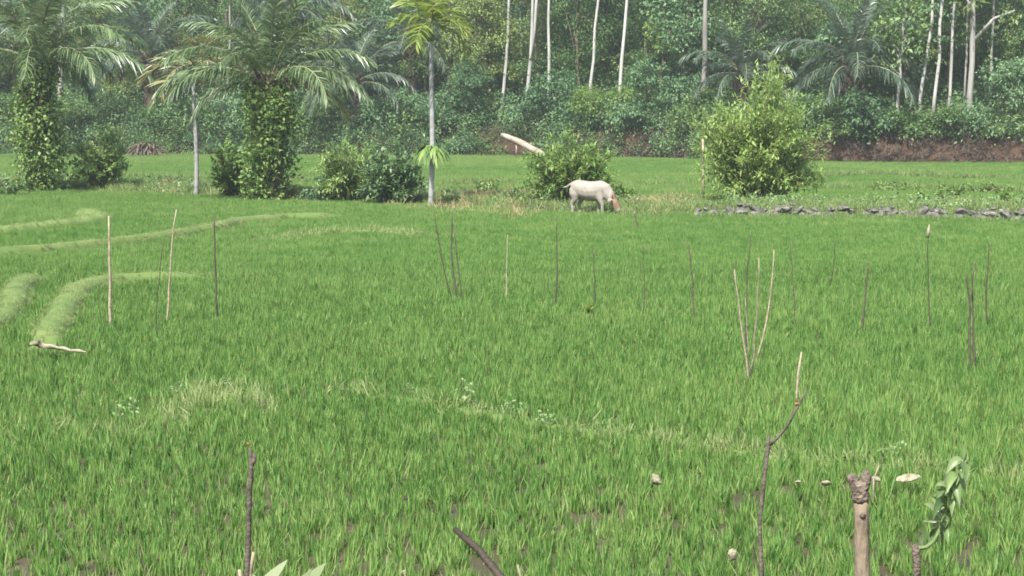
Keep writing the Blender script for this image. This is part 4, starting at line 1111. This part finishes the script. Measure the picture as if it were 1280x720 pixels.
# leafy shoot
base = foot(1147); rt = thing('sprouting_stem', 'cut stem sprouting a curved green shoot with drooping leaves', 'plant', base)
b = MB(); tube(b, np.array([base, fg(1147, 735), fg(1146, 705), fg(1145, 690), fg(1144, 680)]) - base, [.011, .0105, .010, .0115, .008], 9, wob=.07, g=gs); link('stem', b.mesh('stem', M['postdark'], True), rt)
sh = np.array([fg(1148, 685), fg(1158, 684), fg(1168, 676), fg(1176, 660), fg(1181, 642), fg(1186, 625), fg(1191, 606), fg(1198, 588), fg(1204, 575)])
b = MB(); tube(b, sh - base, [.006, .006, .0058, .0055, .005, .005, .0045, .004, .003], 8, g=gs); link('shoot', b.mesh('shoot', M['greenstem'], True), rt)
def leaf_blade(ua, va, ub, vb, w, lvv, dy=0.0, droop=.25):
    a_, e_ = fg(ua, va) - base, fg(ub + (ub - ua) * .3, vb + (vb - va) * .25, YF + dy) - base
    t = np.linspace(0, 1, 8)[:, None]; L = np.linalg.norm(e_ - a_)
    c = a_ + (e_ - a_) * t; c[:, 2] += (droop * L * np.sin(t * np.pi))[:, 0] * .6
    tan = nrm(np.gradient(c, axis=0)); vw = nrm(np.array([.25 * gs.normal(), -1, .35 + .3 * gs.normal()]))
    sd = nrm(np.cross(tan, vw)); up = np.cross(sd, tan)
    wd = (w * .5 * np.array([.08, .55, .9, 1, .9, .66, .36, .02]))[:, None]
    V = np.stack([c - sd * wd + up * wd * .55, c, c + sd * wd + up * wd * .55], 1)
    I = np.arange(7)[:, None] * 3 + np.arange(2)[None]
    b = MB(); b.add(V.reshape(-1, 3), None, np.stack([I, I + 1, I + 4, I + 3], -1).reshape(-1, 4), float(lvv))
    return link('leaf', b.mesh('leaf', M['shootleaf'], True), rt)
for a_ in [(1203, 577, 1206, 600, .026, .25, -.05), (1203, 576, 1197, 601, .022, .4, -.03), (1200, 582, 1190, 606, .026, .6, .03), (1196, 590, 1186, 612, .024, .5, -.05), (1192, 600, 1198, 626, .026, .35, -.04),
           (1190, 606, 1176, 616, .022, .3, .03), (1188, 614, 1174, 608, .02, .75, -.03), (1176, 610, 1173, 624, .024, .2, -.04), (1184, 628, 1172, 640, .018, .8, -.02), (1180, 640, 1168, 624, .02, .7, .02),
           (1178, 650, 1160, 634, .018, .8, -.02), (1176, 652, 1158, 652, .018, .6, .02), (1156, 682, 1152, 660, .016, .5, -.02), (1160, 680, 1156, 664, .014, .2, .02), (1152, 684, 1150, 668, .014, .8, -.02),
           (1176, 664, 1184, 658, .014, .9, .02), (1204, 575, 1205, 560, .010, .5, 0), (1199, 586, 1208, 574, .014, .6, .02), (1194, 598, 1204, 612, .02, .8, .03)]:
    leaf_blade(*a_)
for k in range(26):
    f = .30 + .70 * (k + .5) / 26; i0 = f * 8; a0 = int(min(7, i0)); pp = sh[a0] + (sh[a0 + 1] - sh[a0]) * (i0 - a0)
    u0, v0 = proj(*pp); sdn = -1 if k % 2 else 1
    leaf_blade(u0, v0, u0 + sdn * (5 + 9 * gs.random()) - 3, v0 + 4 + 16 * gs.random(), .017 + .008 * gs.random(), gs.random(), .05 * gs.normal(), .45)
# striped broad blades at the bottom
base = foot(345, 5.0); rt = thing('broad_leaf_plant', 'plant with broad pale striped blades poking up beside the bare twig', 'plant', base)
for (u0, v0, u1, v1, w, l) in [(325, 735, 358, 698, .030, .9), (368, 745, 405, 702, .04, .5), (352, 760, 388, 709, .036, .35), (330, 745, 316, 716, .02, .8)]:
    a_, e_ = fg(u0, v0, 5.0) - base, fg(u1, v1, 5.0) - base
    b = MB(); low = np.array([0, 0, .05]); d = e_ - a_
    ribbon(b, np.array([a_ - d * 1.2]), d[None], np.linalg.norm(d) * 2.25, w, .03, 9, np.cross(d, [0.1, -1, .2])[None], np.array([l]), prof=np.array([.3, .5, .7, .85, 1, 1, .95, .8, .5, .03]))
    link('blade', b.mesh('blade', M['bladeleaf'], True), rt)
    b = MB(); tube(b, [low, (a_ - d * 1.2) * .5 + low * .5, a_ - d * 1.15], [.008, .007, .006], 6); link('leaf_stalk', b.mesh('leaf_stalk', M['greenstem'], True), rt)

# ------------------------------------------------------------------ moist air
HAZE = .0004
import bmesh
bm = bmesh.new(); bmesh.ops.create_cube(bm, size=1)
me = bpy.data.meshes.new('haze'); bm.to_mesh(me); bm.free()
m, nt, N, K = new_mat('moist_air')
pv = N('ShaderNodeVolumePrincipled'); pv.inputs['Color'].default_value = (.86, .93, 1.0, 1); pv.inputs['Density'].default_value = HAZE; pv.inputs['Anisotropy'].default_value = .2
o = N('ShaderNodeOutputMaterial'); K(pv.outputs[0], o.inputs['Volume'])
me.materials.append(m)
if HAZE > 0:
    hz = link('haze', me, None, (0, 180, 29)); hz.scale = (560, 480, 62); stuff(hz, 'thin pale haze hanging over the fields and the wood', 'haze')
